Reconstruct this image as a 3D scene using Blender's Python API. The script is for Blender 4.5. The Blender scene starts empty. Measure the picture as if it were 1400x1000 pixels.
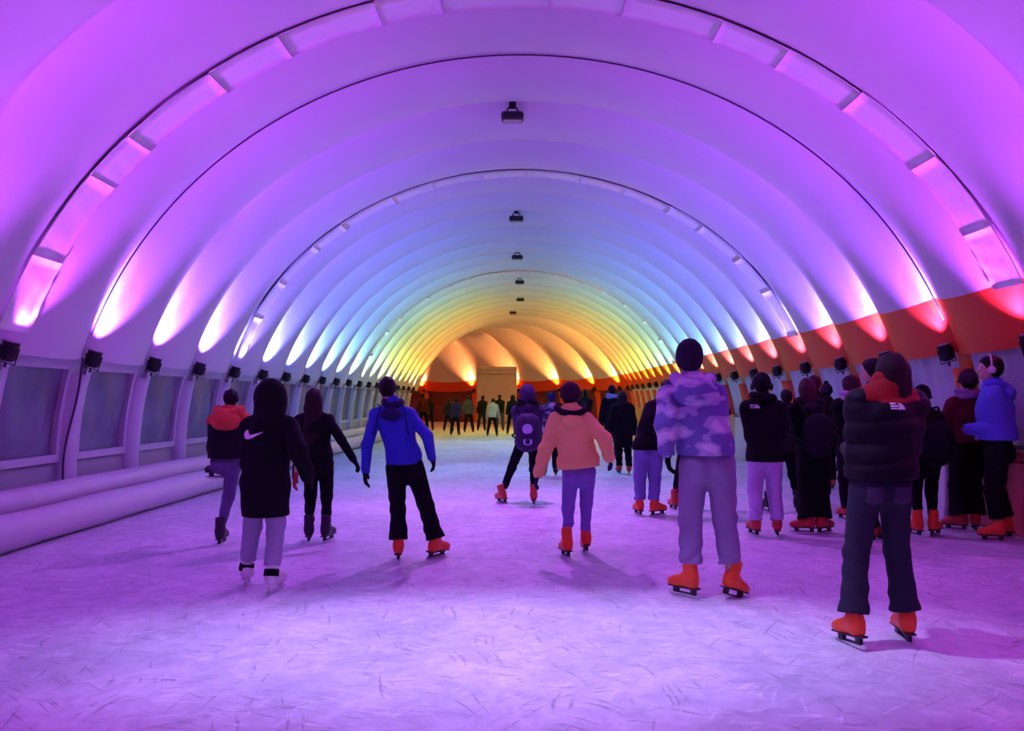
import bpy, math, random
import numpy as np
from math import sin, cos, pi, radians as R, sqrt, atan2

random.seed(4); rng = np.random.default_rng(4)
sc = bpy.context.scene
COL = sc.collection

# ------------------------------------------------------------------ camera / world / exposure
FPX, VPX, VPY, CAMH = 1050.0, 712.0, 546.0, 1.5
cam = bpy.data.cameras.new('camera'); camo = bpy.data.objects.new('camera', cam); COL.objects.link(camo)
cam.sensor_width = 36; cam.lens = 36*FPX/1400
cam.shift_x = -(VPX-700)/1400; cam.shift_y = (VPY-500)/1400
camo.location = (0, 0, CAMH); camo.rotation_euler = (pi/2, 0, 0)
cam.clip_start = .05; cam.clip_end = 200
sc.camera = camo
world = bpy.data.worlds.new('World'); sc.world = world; world.use_nodes = True
world.node_tree.nodes['Background'].inputs[0].default_value = (.05, .03, .1, 1)
world.node_tree.nodes['Background'].inputs[1].default_value = .3
sc.view_settings.view_transform = 'Standard'; sc.view_settings.look = 'None'
sc.view_settings.exposure = 0.15; sc.view_settings.gamma = 1.0
sc.view_settings.use_curve_mapping = False
sc.cycles.max_bounces = 5; sc.cycles.diffuse_bounces = 4; sc.cycles.glossy_bounces = 2; sc.cycles.transmission_bounces = 1

UP_POWER, DOWN_POWER = 215.0, 640.0
# colour of the lamps along the tunnel (distance along the path, linear rgb)
RAMP = [(-8, (.66, .075, 1.2)), (7.9, (.62, .075, 1.2)), (9.5, (.45, .10, 1.2)), (12.6, (.31, .15, 1.2)), (15.7, (.21, .22, 1.2)),
        (18.8, (.18, .33, 1.2)), (21.9, (.18, .48, .95)), (25.0, (.24, .62, .40)), (28.2, (.42, .62, .10)),
        (31.3, (.68, .60, .04)), (34.4, (.95, .50, .05)), (38.5, (1.0, .40, .06)), (44, (1.0, .31, .07)), (60, (1.0, .20, .10))]
def lampcol(s):
    for (a, ca), (b, cb) in zip(RAMP, RAMP[1:]):
        if s <= b:
            t = max(0, (s-a)/(b-a)); return tuple(ca[i]*(1-t)+cb[i]*t for i in range(3))
    return RAMP[-1][1]

# ------------------------------------------------------------------ materials
MATS = {}
def mat(name, col, rough=.6, bump=0, bscale=60, var=0, vscale=8, metal=0, spec=.5, coat=0, emit=None, estr=0, sheen=0, trans=0, subs=0):
    if name in MATS: return MATS[name]
    m = bpy.data.materials.new(name); m.use_nodes = True; MATS[name] = m
    nt = m.node_tree; b = nt.nodes['Principled BSDF']
    b.inputs['Base Color'].default_value = (*col, 1); b.inputs['Roughness'].default_value = rough
    b.inputs['Metallic'].default_value = metal; b.inputs['Specular IOR Level'].default_value = spec
    b.inputs['Coat Weight'].default_value = coat; b.inputs['Sheen Weight'].default_value = sheen
    tc = nt.nodes.new('ShaderNodeTexCoord')
    if emit: b.inputs['Emission Color'].default_value = (*emit, 1); b.inputs['Emission Strength'].default_value = estr
    if var:
        n = nt.nodes.new('ShaderNodeTexNoise'); n.inputs['Scale'].default_value = vscale; n.inputs['Detail'].default_value = 3
        nt.links.new(tc.outputs['Object'], n.inputs['Vector'])
        mx = nt.nodes.new('ShaderNodeMix'); mx.data_type = 'RGBA'
        mx.inputs['A'].default_value = tuple(c*(1-var) for c in col)+(1,); mx.inputs['B'].default_value = tuple(min(1, c*(1+var)) for c in col)+(1,)
        nt.links.new(n.outputs['Fac'], mx.inputs['Factor']); nt.links.new(mx.outputs['Result'], b.inputs['Base Color'])
    if bump:
        n = nt.nodes.new('ShaderNodeTexNoise'); n.inputs['Scale'].default_value = bscale; n.inputs['Detail'].default_value = 4
        nt.links.new(tc.outputs['Object'], n.inputs['Vector'])
        bp = nt.nodes.new('ShaderNodeBump'); bp.inputs['Strength'].default_value = bump; bp.inputs['Distance'].default_value = .02
        nt.links.new(n.outputs['Fac'], bp.inputs['Height']); nt.links.new(bp.outputs['Normal'], b.inputs['Normal'])
    return m

def ice_material():
    m = bpy.data.materials.new('ice'); m.use_nodes = True; nt = m.node_tree; N = nt.nodes; Lk = nt.links
    b = N['Principled BSDF']; b.inputs['IOR'].default_value = 1.31
    tc = N.new('ShaderNodeTexCoord')
    def warp(scale, amount, rot):
        mp = N.new('ShaderNodeMapping'); mp.inputs['Rotation'].default_value = (0, 0, rot); Lk.new(tc.outputs['Object'], mp.inputs['Vector'])
        n = N.new('ShaderNodeTexNoise'); n.inputs['Scale'].default_value = scale; n.inputs['Detail'].default_value = 1
        Lk.new(mp.outputs['Vector'], n.inputs['Vector'])
        v = N.new('ShaderNodeVectorMath'); v.operation = 'MULTIPLY_ADD'; v.inputs[1].default_value = (amount,)*3
        Lk.new(n.outputs['Color'], v.inputs[0]); Lk.new(mp.outputs['Vector'], v.inputs[2]); return v.outputs['Vector']
    def ramp(src, a, c):
        r = N.new('ShaderNodeMapRange'); r.inputs['From Min'].default_value = a; r.inputs['From Max'].default_value = c
        Lk.new(src, r.inputs['Value']); return r.outputs['Result']
    def math_(op, a, c):
        q = N.new('ShaderNodeMath'); q.operation = op
        for i, x in enumerate((a, c)):
            if isinstance(x, (int, float)): q.inputs[i].default_value = x
            else: Lk.new(x, q.inputs[i])
        return q.outputs[0]
    bk_ = N.new('ShaderNodeTexNoise'); bk_.inputs['Scale'].default_value = 14; bk_.inputs['Detail'].default_value = 2; Lk.new(tc.outputs['Object'], bk_.inputs['Vector'])
    broken = ramp(bk_.outputs['Fac'], .36, .56)
    def dashes(rot, sx, sy, thr, warps, amt):
        """short curved strokes: one thin lens per cell of a stretched voronoi, kept in a few cells only"""
        mp = N.new('ShaderNodeMapping'); mp.inputs['Scale'].default_value = (sx, sy, 1)
        Lk.new(warp(warps, amt, rot), mp.inputs['Vector'])
        v = N.new('ShaderNodeTexVoronoi'); v.voronoi_dimensions = '2D'; v.inputs['Scale'].default_value = 1
        Lk.new(mp.outputs['Vector'], v.inputs['Vector'])
        sp = N.new('ShaderNodeSeparateColor'); Lk.new(v.outputs['Color'], sp.inputs['Color'])
        return math_('MULTIPLY', math_('MULTIPLY', ramp(v.outputs['Distance'], .46, .15), math_('GREATER_THAN', sp.outputs[0], thr)), broken)
    dark = math_('MAXIMUM', math_('MAXIMUM', dashes(.45, 3.6, 52, .90, .9, .8), dashes(1.35, 3.0, 44, .93, 1.1, .7)), math_('MAXIMUM', dashes(-.65, 1.5, 60, .94, .5, 1.3), dashes(.05, 4.2, 60, .92, .8, .9)))
    light = math_('MAXIMUM', dashes(.3, 2.6, 26, .86, .8, .9), dashes(-.8, 3.4, 32, .88, .9, .8))
    nz = N.new('ShaderNodeTexNoise'); nz.inputs['Scale'].default_value = 1.1; nz.inputs['Detail'].default_value = 7; nz.inputs['Roughness'].default_value = .65
    Lk.new(warp(.6, .8, .7), nz.inputs['Vector'])
    base = N.new('ShaderNodeValToRGB'); base.color_ramp.elements[0].color = (.56, .58, .66, 1); base.color_ramp.elements[0].position = .3
    base.color_ramp.elements[1].color = (.86, .86, .90, 1); base.color_ramp.elements[1].position = .68
    Lk.new(nz.outputs['Fac'], base.inputs['Fac'])
    m1 = N.new('ShaderNodeMix'); m1.data_type = 'RGBA'; m1.inputs['B'].default_value = (.34, .27, .36, 1)
    Lk.new(base.outputs['Color'], m1.inputs['A']); Lk.new(math_('MULTIPLY', dark, .62), m1.inputs['Factor'])
    m2 = N.new('ShaderNodeMix'); m2.data_type = 'RGBA'; m2.inputs['B'].default_value = (.97, .97, .98, 1)
    Lk.new(m1.outputs['Result'], m2.inputs['A']); Lk.new(math_('MULTIPLY', light, .65), m2.inputs['Factor'])
    Lk.new(m2.outputs['Result'], b.inputs['Base Color'])
    fine = N.new('ShaderNodeTexNoise'); fine.inputs['Scale'].default_value = 7; fine.inputs['Detail'].default_value = 8; fine.inputs['Roughness'].default_value = .7; fine.inputs['Distortion'].default_value = .6
    Lk.new(tc.outputs['Object'], fine.inputs['Vector'])
    m3 = N.new('ShaderNodeMix'); m3.data_type = 'RGBA'; m3.blend_type = 'MULTIPLY'; m3.inputs['Factor'].default_value = 1
    gr = N.new('ShaderNodeValToRGB'); gr.color_ramp.elements[0].position = .30; gr.color_ramp.elements[0].color = (.72, .70, .74, 1); gr.color_ramp.elements[1].position = .62; gr.color_ramp.elements[1].color = (1, 1, 1, 1)
    Lk.new(fine.outputs['Fac'], gr.inputs['Fac']); Lk.new(m2.outputs['Result'], m3.inputs['A']); Lk.new(gr.outputs['Color'], m3.inputs['B']); Lk.new(m3.outputs['Result'], b.inputs['Base Color'])
    r = ramp(nz.outputs['Fac'], .25, .75); r2 = math_('MULTIPLY_ADD', r, .25); N[-1].inputs[2].default_value = .30 if False else .32
    Lk.new(r2, b.inputs['Roughness'])
    h = math_('SUBTRACT', math_('ADD', math_('MULTIPLY', nz.outputs['Fac'], .5), math_('MULTIPLY', light, .5)), dark)
    bp = N.new('ShaderNodeBump'); bp.inputs['Strength'].default_value = .35; bp.inputs['Distance'].default_value = .02
    Lk.new(h, bp.inputs['Height']); Lk.new(bp.outputs['Normal'], b.inputs['Normal'])
    return m

def camo_material(name, c1, c2, c3, scale):
    m = bpy.data.materials.new(name); m.use_nodes = True; nt = m.node_tree; b = nt.nodes['Principled BSDF']; b.inputs['Roughness'].default_value = .8
    tc = nt.nodes.new('ShaderNodeTexCoord'); n = nt.nodes.new('ShaderNodeTexNoise'); n.inputs['Scale'].default_value = scale; n.inputs['Detail'].default_value = 1.5
    mp = nt.nodes.new('ShaderNodeMapping'); mp.inputs['Scale'].default_value = (.75, .75, 1.25)
    nt.links.new(tc.outputs['Object'], mp.inputs['Vector']); nt.links.new(mp.outputs['Vector'], n.inputs['Vector'])
    r = nt.nodes.new('ShaderNodeValToRGB'); e = r.color_ramp.elements
    e[0].color = (*c1, 1); e[0].position = .0; e[1].color = (*c2, 1); e[1].position = .46
    x = e.new(.50); x.color = (*c3, 1); x = e.new(.56); x.color = (*c3, 1)
    e[1].color = (*c1, 1)
    x = e.new(.62); x.color = (*c2, 1)
    nt.links.new(n.outputs['Fac'], r.inputs['Fac']); nt.links.new(r.outputs['Color'], b.inputs['Base Color'])
    MATS[name] = m; return m

M_pvc = mat('white_pvc', (.72, .71, .74), .45, bump=.05, bscale=3, var=.05, vscale=1.2)
M_strip = mat('glossy_pvc', (.92, .86, .90), .2, bump=.25, bscale=7, var=.06, vscale=5)
M_red = mat('red_pvc', (.75, .065, .012), .42, bump=.06, bscale=3, var=.08, vscale=2)
M_redcol = mat('red_orange_pvc', (.80, .10, .012), .42, bump=.08, bscale=6, var=.1, vscale=3)
M_frame = mat('wall_frame_pvc', (.60, .60, .66), .45, bump=.06, bscale=8, var=.08, vscale=4)
M_lower = mat('lower_wall_pvc', (.36, .36, .42), .5, bump=.15, bscale=4, var=.12, vscale=2)
M_pane = mat('window_film', (.17, .175, .24), .25, bump=.12, bscale=3, var=.35, vscale=2.2)
M_curtain = mat('pale_curtain', (.55, .57, .66), .4, bump=.06, bscale=4, var=.12, vscale=2)
M_curtlow = mat('grey_lower_curtain', (.16, .16, .20), .5, bump=.1, bscale=4)
M_maroon = mat('maroon_curtain', (.17, .03, .04), .5, bump=.1, bscale=4, var=.2, vscale=1)
M_black = mat('black_plastic', (.012, .012, .016), .45, bump=.05, bscale=90)
M_cord = mat('dark_cord', (.07, .04, .10), .7, bump=.1)
M_tube = mat('barrier_tube_pvc', (.66, .64, .68), .4, bump=.12, bscale=5, var=.1, vscale=3)
M_board = mat('white_board', (.66, .66, .68), .35, bump=.04, bscale=12, var=.06, vscale=2)
M_tan = mat('tan_board', (.50, .34, .17), .5, bump=.06, bscale=20, var=.12, vscale=4)
M_pinkpad = mat('red_padding', (.62, .12, .13), .45, bump=.08, bscale=6, var=.12, vscale=3)
M_portal = mat('portal_pvc', (.66, .58, .52), .5, bump=.06, bscale=4, var=.05)
M_steel = mat('skate_steel', (.72, .73, .76), .25, metal=1, bump=.02)
M_ice = ice_material()

# ------------------------------------------------------------------ object helpers
def link(name, me, parent=None, loc=(0, 0, 0), label=None, cat=None, group=None, kind=None):
    o = bpy.data.objects.new(name, me); COL.objects.link(o); o.location = loc
    if parent: o.parent = parent
    if label: o['label'] = label
    if cat: o['category'] = cat
    if group: o['group'] = group
    if kind: o['kind'] = kind
    return o
def mesh(name, V, F, m, smooth=True):
    me = bpy.data.meshes.new(name); me.from_pydata([tuple(map(float, v)) for v in V], [], [tuple(map(int, f)) for f in F])
    if m: me.materials.append(m)
    if smooth: me.polygons.foreach_set('use_smooth', [True]*len(me.polygons))
    me.update(); return me
def npmesh(name, V, Q, m, smooth=True):
    me = bpy.data.meshes.new(name); V = np.ascontiguousarray(V, np.float32); Q = np.ascontiguousarray(Q, np.int32)
    me.vertices.add(len(V)); me.vertices.foreach_set('co', V.ravel())
    me.loops.add(Q.size); me.loops.foreach_set('vertex_index', Q.ravel())
    me.polygons.add(len(Q)); me.polygons.foreach_set('loop_start', np.arange(0, Q.size, Q.shape[1], dtype=np.int32))
    try: me.polygons.foreach_set('loop_total', np.full(len(Q), Q.shape[1], np.int32))
    except Exception: pass
    me.polygons.foreach_set('use_smooth', np.full(len(Q), smooth))
    if m: me.materials.append(m)
    me.update(calc_edges=True); me.validate(); return me
class MB:
    """collects simple solids into one mesh"""
    def __init__(s): s.V = []; s.F = []
    def add(s, V, F):
        n = len(s.V); s.V += [tuple(v) for v in V]; s.F += [tuple(i+n for i in f) for f in F]; return s
    def box(s, lo, hi, bev=0, M=None):
        lo = np.array(lo, float); hi = np.array(hi, float)
        c = (lo+hi)/2; h = (hi-lo)/2
        b = min(bev, h.min()*.9)
        if b <= 0:
            V = [c+h*np.array((x, y, z)) for x in (-1, 1) for y in (-1, 1) for z in (-1, 1)]
            F = [(0, 1, 3, 2), (4, 6, 7, 5), (0, 4, 5, 1), (2, 3, 7, 6), (0, 2, 6, 4), (1, 5, 7, 3)]
        else:   # chamfered box: 24 verts
            V = []; ix = {}
            for x in (-1, 1):
                for y in (-1, 1):
                    for z in (-1, 1):
                        for a in range(3):
                            off = h.copy(); off -= b; off[a] += b
                            ix[(x, y, z, a)] = len(V); V.append(c+off*np.array((x, y, z)))
            F = []
            for a in range(3):
                u, w = (a+1) % 3, (a+2) % 3
                for sg in (-1, 1):
                    q = []
                    for (p, r_) in ((-1, -1), (1, -1), (1, 1), (-1, 1)):
                        k = [0, 0, 0]; k[a] = sg; k[u] = p; k[w] = r_; q.append(ix[(*k, a)])
                    F.append(tuple(q if sg > 0 else q[::-1]))
                for p in (-1, 1):      # edges along a
                    for r_ in (-1, 1):
                        k0 = [0]*3; k0[u] = p; k0[w] = r_; k1 = list(k0); k0[a] = -1; k1[a] = 1
                        q = [ix[(*k0, u)], ix[(*k1, u)], ix[(*k1, w)], ix[(*k0, w)]]
                        F.append(tuple(q if p*r_ > 0 else q[::-1]))
            for x in (-1, 1):
                for y in (-1, 1):
                    for z in (-1, 1):
                        q = [ix[(x, y, z, a)] for a in range(3)]; F.append(tuple(q if x*y*z > 0 else q[::-1]))
        if M is not None: V = [M @ v for v in V]
        return s.add(V, F)
    def tube(s, pts, r, n=10, caps=True):
        pts = [np.array(p, float) for p in pts]; rs = r if hasattr(r, '__len__') else [r]*len(pts)
        V = []; prev = None
        for i, p in enumerate(pts):
            d = pts[min(i+1, len(pts)-1)]-pts[max(i-1, 0)]; d = d/np.linalg.norm(d)
            ref = prev if prev is not None else (np.array((0, 0, 1.)) if abs(d[2]) < .9 else np.array((1., 0, 0)))
            u = ref-d*(ref@d); u /= np.linalg.norm(u); w = np.cross(d, u); prev = u
            V += [p+rs[i]*(cos(2*pi*k/n)*u+sin(2*pi*k/n)*w) for k in range(n)]
        F = [(i*n+k, i*n+(k+1) % n, (i+1)*n+(k+1) % n, (i+1)*n+k) for i in range(len(pts)-1) for k in range(n)]
        if caps: F += [tuple(range(n))[::-1], tuple((len(pts)-1)*n+k for k in range(n))]
        return s.add(V, F)
    def mesh(s, name, m, smooth=False): return mesh(name, s.V, s.F, m, smooth)

# ------------------------------------------------------------------ the tunnel
EA, EB, EZ = 5.65, 5.2, .6            # arch: half width, rise, springing height
S0, RB = 37.54, 8.0                   # straight run, then a bend to the left of this radius
def frame(s):
    if s <= S0: return np.array((0, s, 0.)), np.array((1., 0, 0)), np.array((0, 1., 0))
    t = (s-S0)/RB
    return np.array((-RB+RB*cos(t), S0+RB*sin(t), 0)), np.array((cos(t), sin(t), 0)), np.array((-sin(t), cos(t), 0))
def TP(s, x, z):
    c, l, _ = frame(s); p = c+l*x; p[2] = z; return p
def arch_x(z): return EA*sqrt(max(0, 1-((z-EZ)/EB)**2)) if z > EZ else EA
def phi_of(z): return math.asin((z-EZ)/EB)
SEAMS = [7.9+1.56*k for k in range(-9, 20)]
SEAMS = [s for s in SEAMS]+[S0+RB*R(t) for t in (9, 24, 39, 53.5, 68, 83, 98, 113)]
NST = 29                               # seams on the straight part
def arch_pt(s, ph, inset):
    nx, nz = cos(ph)/EA, sin(ph)/EB; n = sqrt(nx*nx+nz*nz)
    return TP(s, EA*cos(ph)-inset*nx/n, EZ+EB*sin(ph)-inset*nz/n)
def lobe(s0, s1, ph0, ph1, nph, nt, depth, jit=0):
    V = []
    for j in range(nt+1):
        t = j/nt; e = (1-(2*t-1)**2)
        for i in range(nph+1):
            ph = ph0+(ph1-ph0)*i/nph
            w = 1+.06*sin(3*ph+jit)+.03*sin(7*ph+2*jit)
            V.append(arch_pt(s0+(s1-s0)*t, ph, depth*(e**.8)*w))
    n = nph+1
    return V, [(j*n+i, j*n+i+1, (j+1)*n+i+1, (j+1)*n+i) for j in range(nt) for i in range(nph)]

ceiling = link('ceiling', None, kind='structure', label='white inflated ribbed vault arching over the ice rink')
wall_l = link('wall_left', None, kind='structure', label='windowed lower wall of pale plastic columns along the tube barrier')
wall_r = link('wall_right', None, kind='structure', label='lower wall with red band, red columns and pale curtains')
ZB, ZT = 2.12, 2.76                    # red band on the right
for k in range(len(SEAMS)-1):
    s0, s1 = SEAMS[k], SEAMS[k+1]; dep = .21 if k < NST-1 else .14 if k == NST-1 else .38
    V, F = lobe(s0, s1, pi-phi_of(2.02), phi_of(ZT), 72, 14, dep, k*1.3)
    link('inflated_rib', mesh('inflated_rib', V, F, M_pvc), ceiling)
    V, F = lobe(s0, s1, phi_of(ZT), phi_of(ZB-.03), 8, 14, dep, k*1.3)
    link('red_band', mesh('red_band', V, F, M_red), wall_r)

# dark welded seam cord
mb = MB(); ss = SEAMS[10]
mb.tube([arch_pt(ss, pi-phi_of(2.3)+(phi_of(2.5)-(pi-phi_of(2.3)))*i/60, .055) for i in range(61)], .011, 6)
link('seam_cord', mb.mesh('seam_cord', M_cord, True), ceiling)
# glossy joint strips laid over three of the seams, in segments
for ks, nseg in ((9, 15), (13, 15), (20, 15)):
    s = SEAMS[ks]; p0, p1 = pi-phi_of(2.25), phi_of(2.72)
    cuts = [p0+(p1-p0)*(i+rng.uniform(-.2, .2)*(0 < i < nseg))/nseg for i in range(nseg+1)]
    for i in range(nseg):
        a, c = cuts[i], cuts[i+1]; off = rng.uniform(.048, .052); tw = rng.uniform(-.006, .006); V = []
        w0, w1 = -.22+rng.uniform(-.02, .02), .24+rng.uniform(-.02, .02)
        for th in (0, .012):
            for u in range(9):
                ph = a+(c-a)*(.003+.994*u/8)
                for v in range(5):
                    x = v/4; V.append(arch_pt(s+w0+(w1-w0)*x, ph, off+.105-th+tw*(x-.5)*2+.005*sin(u*2.1+v+i)*(.3+x)))
        F = []
        for h in (0, 45):
            for u in range(8):
                for v in range(4):
                    q = (h+u*5+v, h+u*5+v+1, h+(u+1)*5+v+1, h+(u+1)*5+v); F.append(q if h else q[::-1])
        for u in range(8): F += [(u*5, (u+1)*5, 45+(u+1)*5, 45+u*5), (u*5+4, 45+u*5+4, 45+(u+1)*5+4, (u+1)*5+4)]
        for v in range(4): F += [(v, 45+v, 45+v+1, v+1), (40+v, 40+v+1, 85+v+1, 85+v)]
        link('seam_strip', mesh('seam_strip', V, F, M_strip), ceiling)

# ---- lower walls
def wall_sheet(sa, sb, za, zb, side, inset, nu, nv, disp=None):
    V = []
    for j in range(nv+1):
        z = za+(zb-za)*j/nv
        for i in range(nu+1):
            s = sa+(sb-sa)*i/nu; d = inset+(disp(i/nu, j/nv) if disp else 0)
            V.append(TP(s, side*(arch_x(z)-d), z))
    n = nu+1
    F = [(j*n+i, j*n+i+1, (j+1)*n+i+1, (j+1)*n+i) for j in range(nv) for i in range(nu)]
    return V, F
def slab(sa, sb, za, zb, side, in0, in1, nz=4, ns=1):
    """solid patch of the wall between two depths, with closed edges"""
    V = []; G = {}
    for l, d in enumerate((in0, in1)):
        for j in range(nz+1):
            z = za+(zb-za)*j/nz
            for i in range(ns+1):
                G[l, j, i] = len(V); V.append(TP(sa+(sb-sa)*i/ns, side*(arch_x(z)-d), z))
    F = []
    for l in (0, 1):
        for j in range(nz):
            for i in range(ns): F.append((G[l, j, i], G[l, j, i+1], G[l, j+1, i+1], G[l, j+1, i]))
    for j in range(nz):
        for i in (0, ns): F.append((G[0, j, i], G[0, j+1, i], G[1, j+1, i], G[1, j, i]))
    for i in range(ns):
        for j in (0, nz): F.append((G[0, j, i], G[0, j, i+1], G[1, j, i+1], G[1, j, i]))
    return V, F
def column(s, side, m, z1, r0, parent, w=.17):
    V = []; nz, n = 10, 10
    for j in range(nz+1):
        z = z1*j/nz
        for i in range(n+1):
            a = pi*i/n; V.append(TP(s-w*cos(a), side*(arch_x(z)-r0*sin(a)), z))
    F = [(j*(n+1)+i, j*(n+1)+i+1, (j+1)*(n+1)+i+1, (j+1)*(n+1)+i) for j in range(nz) for i in range(n)]+[tuple(nz*(n+1)+i for i in range(n+1))]
    link('wall_column', mesh('wall_column', V, F, m), parent)
for k in range(len(SEAMS)-1):
    s0, s1 = SEAMS[k], SEAMS[k+1]
    # left
    a, b = s0+.20, s1-.16
    ph = k*1.7
    link('window_pane', mesh('window_pane', *wall_sheet(a+.03, b-.03, .78, 1.90, -1, -.02, 16, 10, lambda u, v: .05*sin(pi*u)*sin(pi*v)+.018*sin(13*u+5*v+ph)*sin(pi*v)+.012*sin(30*(u-.3*v)+ph)*u), M_pane), wall_l)
    fr = MB()
    fr.add(*slab(a-.05, a+.06, .74, 1.92, -1, -.03, .05)); fr.add(*slab(b-.06, b+.03, .74, 1.92, -1, -.03, .05))
    fr.add(*slab(a+.06, b-.06, .74, .83, -1, -.03, .055)); fr.add(*slab(a+.06, b-.06, 1.86, 1.92, -1, -.03, .045))
    link('window_frame', fr.mesh('window_frame', M_frame), wall_l)
    link('lower_panel', mesh('lower_panel', *wall_sheet(a-.06, b+.05, 0, .73, -1, 0, 12, 8, lambda u, v: .07*(sin(pi*u)**.6)*(sin(pi*v)**.6)+.006*sin(20*v+ph)), M_lower), wall_l)
    link('wall_valance', mesh('wall_valance', *wall_sheet(s0+.17, s1-.17, 1.90, 2.10, -1, .03, 14, 5, lambda u, v: .05*(1-v)*sin(pi*u)+.05*v+.008*sin(18*u+ph)), M_frame), wall_l)
    # right
    bend = k >= NST-1
    link('curtain_panel', mesh('curtain_panel', *wall_sheet(s0+.10, s1-.10, .98, 2.14, 1, -.02, 26, 6, lambda u, v: .06*sin(pi*u)+.018*sin(24*u+3*v+ph)+.012*sin(41*u+ph)), M_maroon if bend else M_curtain), wall_r)
    link('lower_panel', mesh('lower_panel', *wall_sheet(s0+.10, s1-.10, 0, 1.0, 1, 0, 14, 6, lambda u, v: .06*sin(pi*u)*sin(pi*v)+.012*sin(19*u+ph)), M_maroon if bend else M_curtlow), wall_r)
for k, s in enumerate(SEAMS):
    column(s, -1, M_frame, 1.80, .15, wall_l)
    column(s, 1, M_redcol, 1.88, .15, wall_r, .15)
    lo_, hi_ = max(s-.21, SEAMS[0]), min(s+.21, SEAMS[-1])
    link('column_head', mesh('column_head', *wall_sheet(lo_, hi_, 1.74, 2.05, -1, -.012, 4, 3), M_frame), wall_l)
    link('column_head', mesh('column_head', *wall_sheet(lo_, hi_, 1.82, 2.13, 1, -.012, 4, 3), M_redcol), wall_r)
# dark slack cord by one of the window columns
mb = MB(); s = SEAMS[10]-.16
mb.tube([TP(s+.05*sin(5*t), -(arch_x(2-1.75*t)-.14-.02*sin(7*t)), 2-1.75*t) for t in np.linspace(0, 1, 24)], .014, 6)
link('cord', mb.mesh('cord', M_cord, True), wall_l)
# end walls
def cap(name, s, lab):
    V = [TP(s, -EA, 0)]+[arch_pt(s, pi*i/40, 0) for i in range(41)][::-1]+[TP(s, EA, 0)]
    o = link(name, mesh(name, V, [tuple(range(len(V)))], M_pvc, False), kind='structure', label=lab)
cap('wall_back', SEAMS[0]+.02, 'flat white end wall closing the near end of the tunnel')
cap('wall_end', SEAMS[-1]-.02, 'flat white end wall closing the tunnel beyond its bend')
# floor of ice
link('floor', mesh('floor', [(-17, -7, 0), (7, -7, 0), (7, 56, 0), (-17, 56, 0)], [(0, 1, 2, 3)], M_ice, False), kind='structure', label='scratched ice of the skating rink')

# ------------------------------------------------------------------ barrier tubes along the left wall
def barrier(x, z, r, lab, sa=SEAMS[0]+.1, sb=S0+RB*R(100)):
    n = 90; pts = []
    for i in range(n+1):
        s = sa+(sb-sa)*i/n; pts.append(TP(s, x+.012*sin(s*1.1)+.006*sin(s*3.1), z))
    mb = MB(); mb.tube(pts, [r*(1+.03*sin(i*1.9)) for i in range(n+1)], 14)
    link('barrier_tube', mb.mesh('barrier_tube', M_tube, True), label=lab, cat='barrier', group='inflated barrier tubes')
barrier(-5.06, .185, .185, 'fat white inflated tube lying along the edge of the ice')
barrier(-5.31, .42, .145, 'slimmer white inflated tube resting behind and above the floor tube')

# ------------------------------------------------------------------ lamps
def spot(parent, loc, target, col, power, ang, blend=.9, rad=.04):
    l = bpy.data.lights.new('lamp_light', 'SPOT'); l.color = col; l.energy = power; l.spot_size = R(ang); l.spot_blend = blend; l.shadow_soft_size = rad
    o = bpy.data.objects.new('lamp_light', l); COL.objects.link(o); o.parent = parent
    from mathutils import Vector
    o.location = loc; d = Vector(target)-Vector(loc); o.rotation_euler = d.to_track_quat('-Z', 'Y').to_euler(); return o
_lm = {}
def lens_mat(c):
    key = tuple(round(x, 2) for x in c)
    if key not in _lm: _lm[key] = mat('lens_%d' % len(_lm), tuple(.06*min(1, x) for x in c), .3, emit=tuple(min(1, x) for x in c), estr=.15)
    return _lm[key]
def uplight_meshes():
    h = MB(); h.tube([(0, 0, -.13), (0, 0, -.10), (0, 0, .06), (0, 0, .075)], [.055, .08, .08, .088], 14)
    for i in range(5): h.tube([(0, 0, -.09+i*.025), (0, 0, -.08+i*.025)], .086, 14)
    b = MB(); b.box((-.100, -.012, -.02), (-.090, .012, .02)); b.box((.090, -.012, -.02), (.100, .012, .02))
    b.tube([(-.095, 0, 0), (-.095, 0, -.15), (.095, 0, -.15), (.095, 0, 0)], .008, 6); b.tube([(0, 0, -.15), (0, 0, -.20)], .014, 8)
    l = MB(); l.tube([(0, 0, .068), (0, 0, .080)], .068, 14)
    return h.mesh('lamp_housing', M_black, True), b.mesh('lamp_bracket', M_black), l
UH, UBR, UL = uplight_meshes()
def side_words(s):
    hue = 'purple' if s < 10 else 'lavender' if s < 14.5 else 'blue' if s < 20 else 'pale cyan' if s < 24 else 'green' if s < 29 else 'yellow' if s < 36 else 'orange'
    return hue
lens_cache = {}
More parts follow.
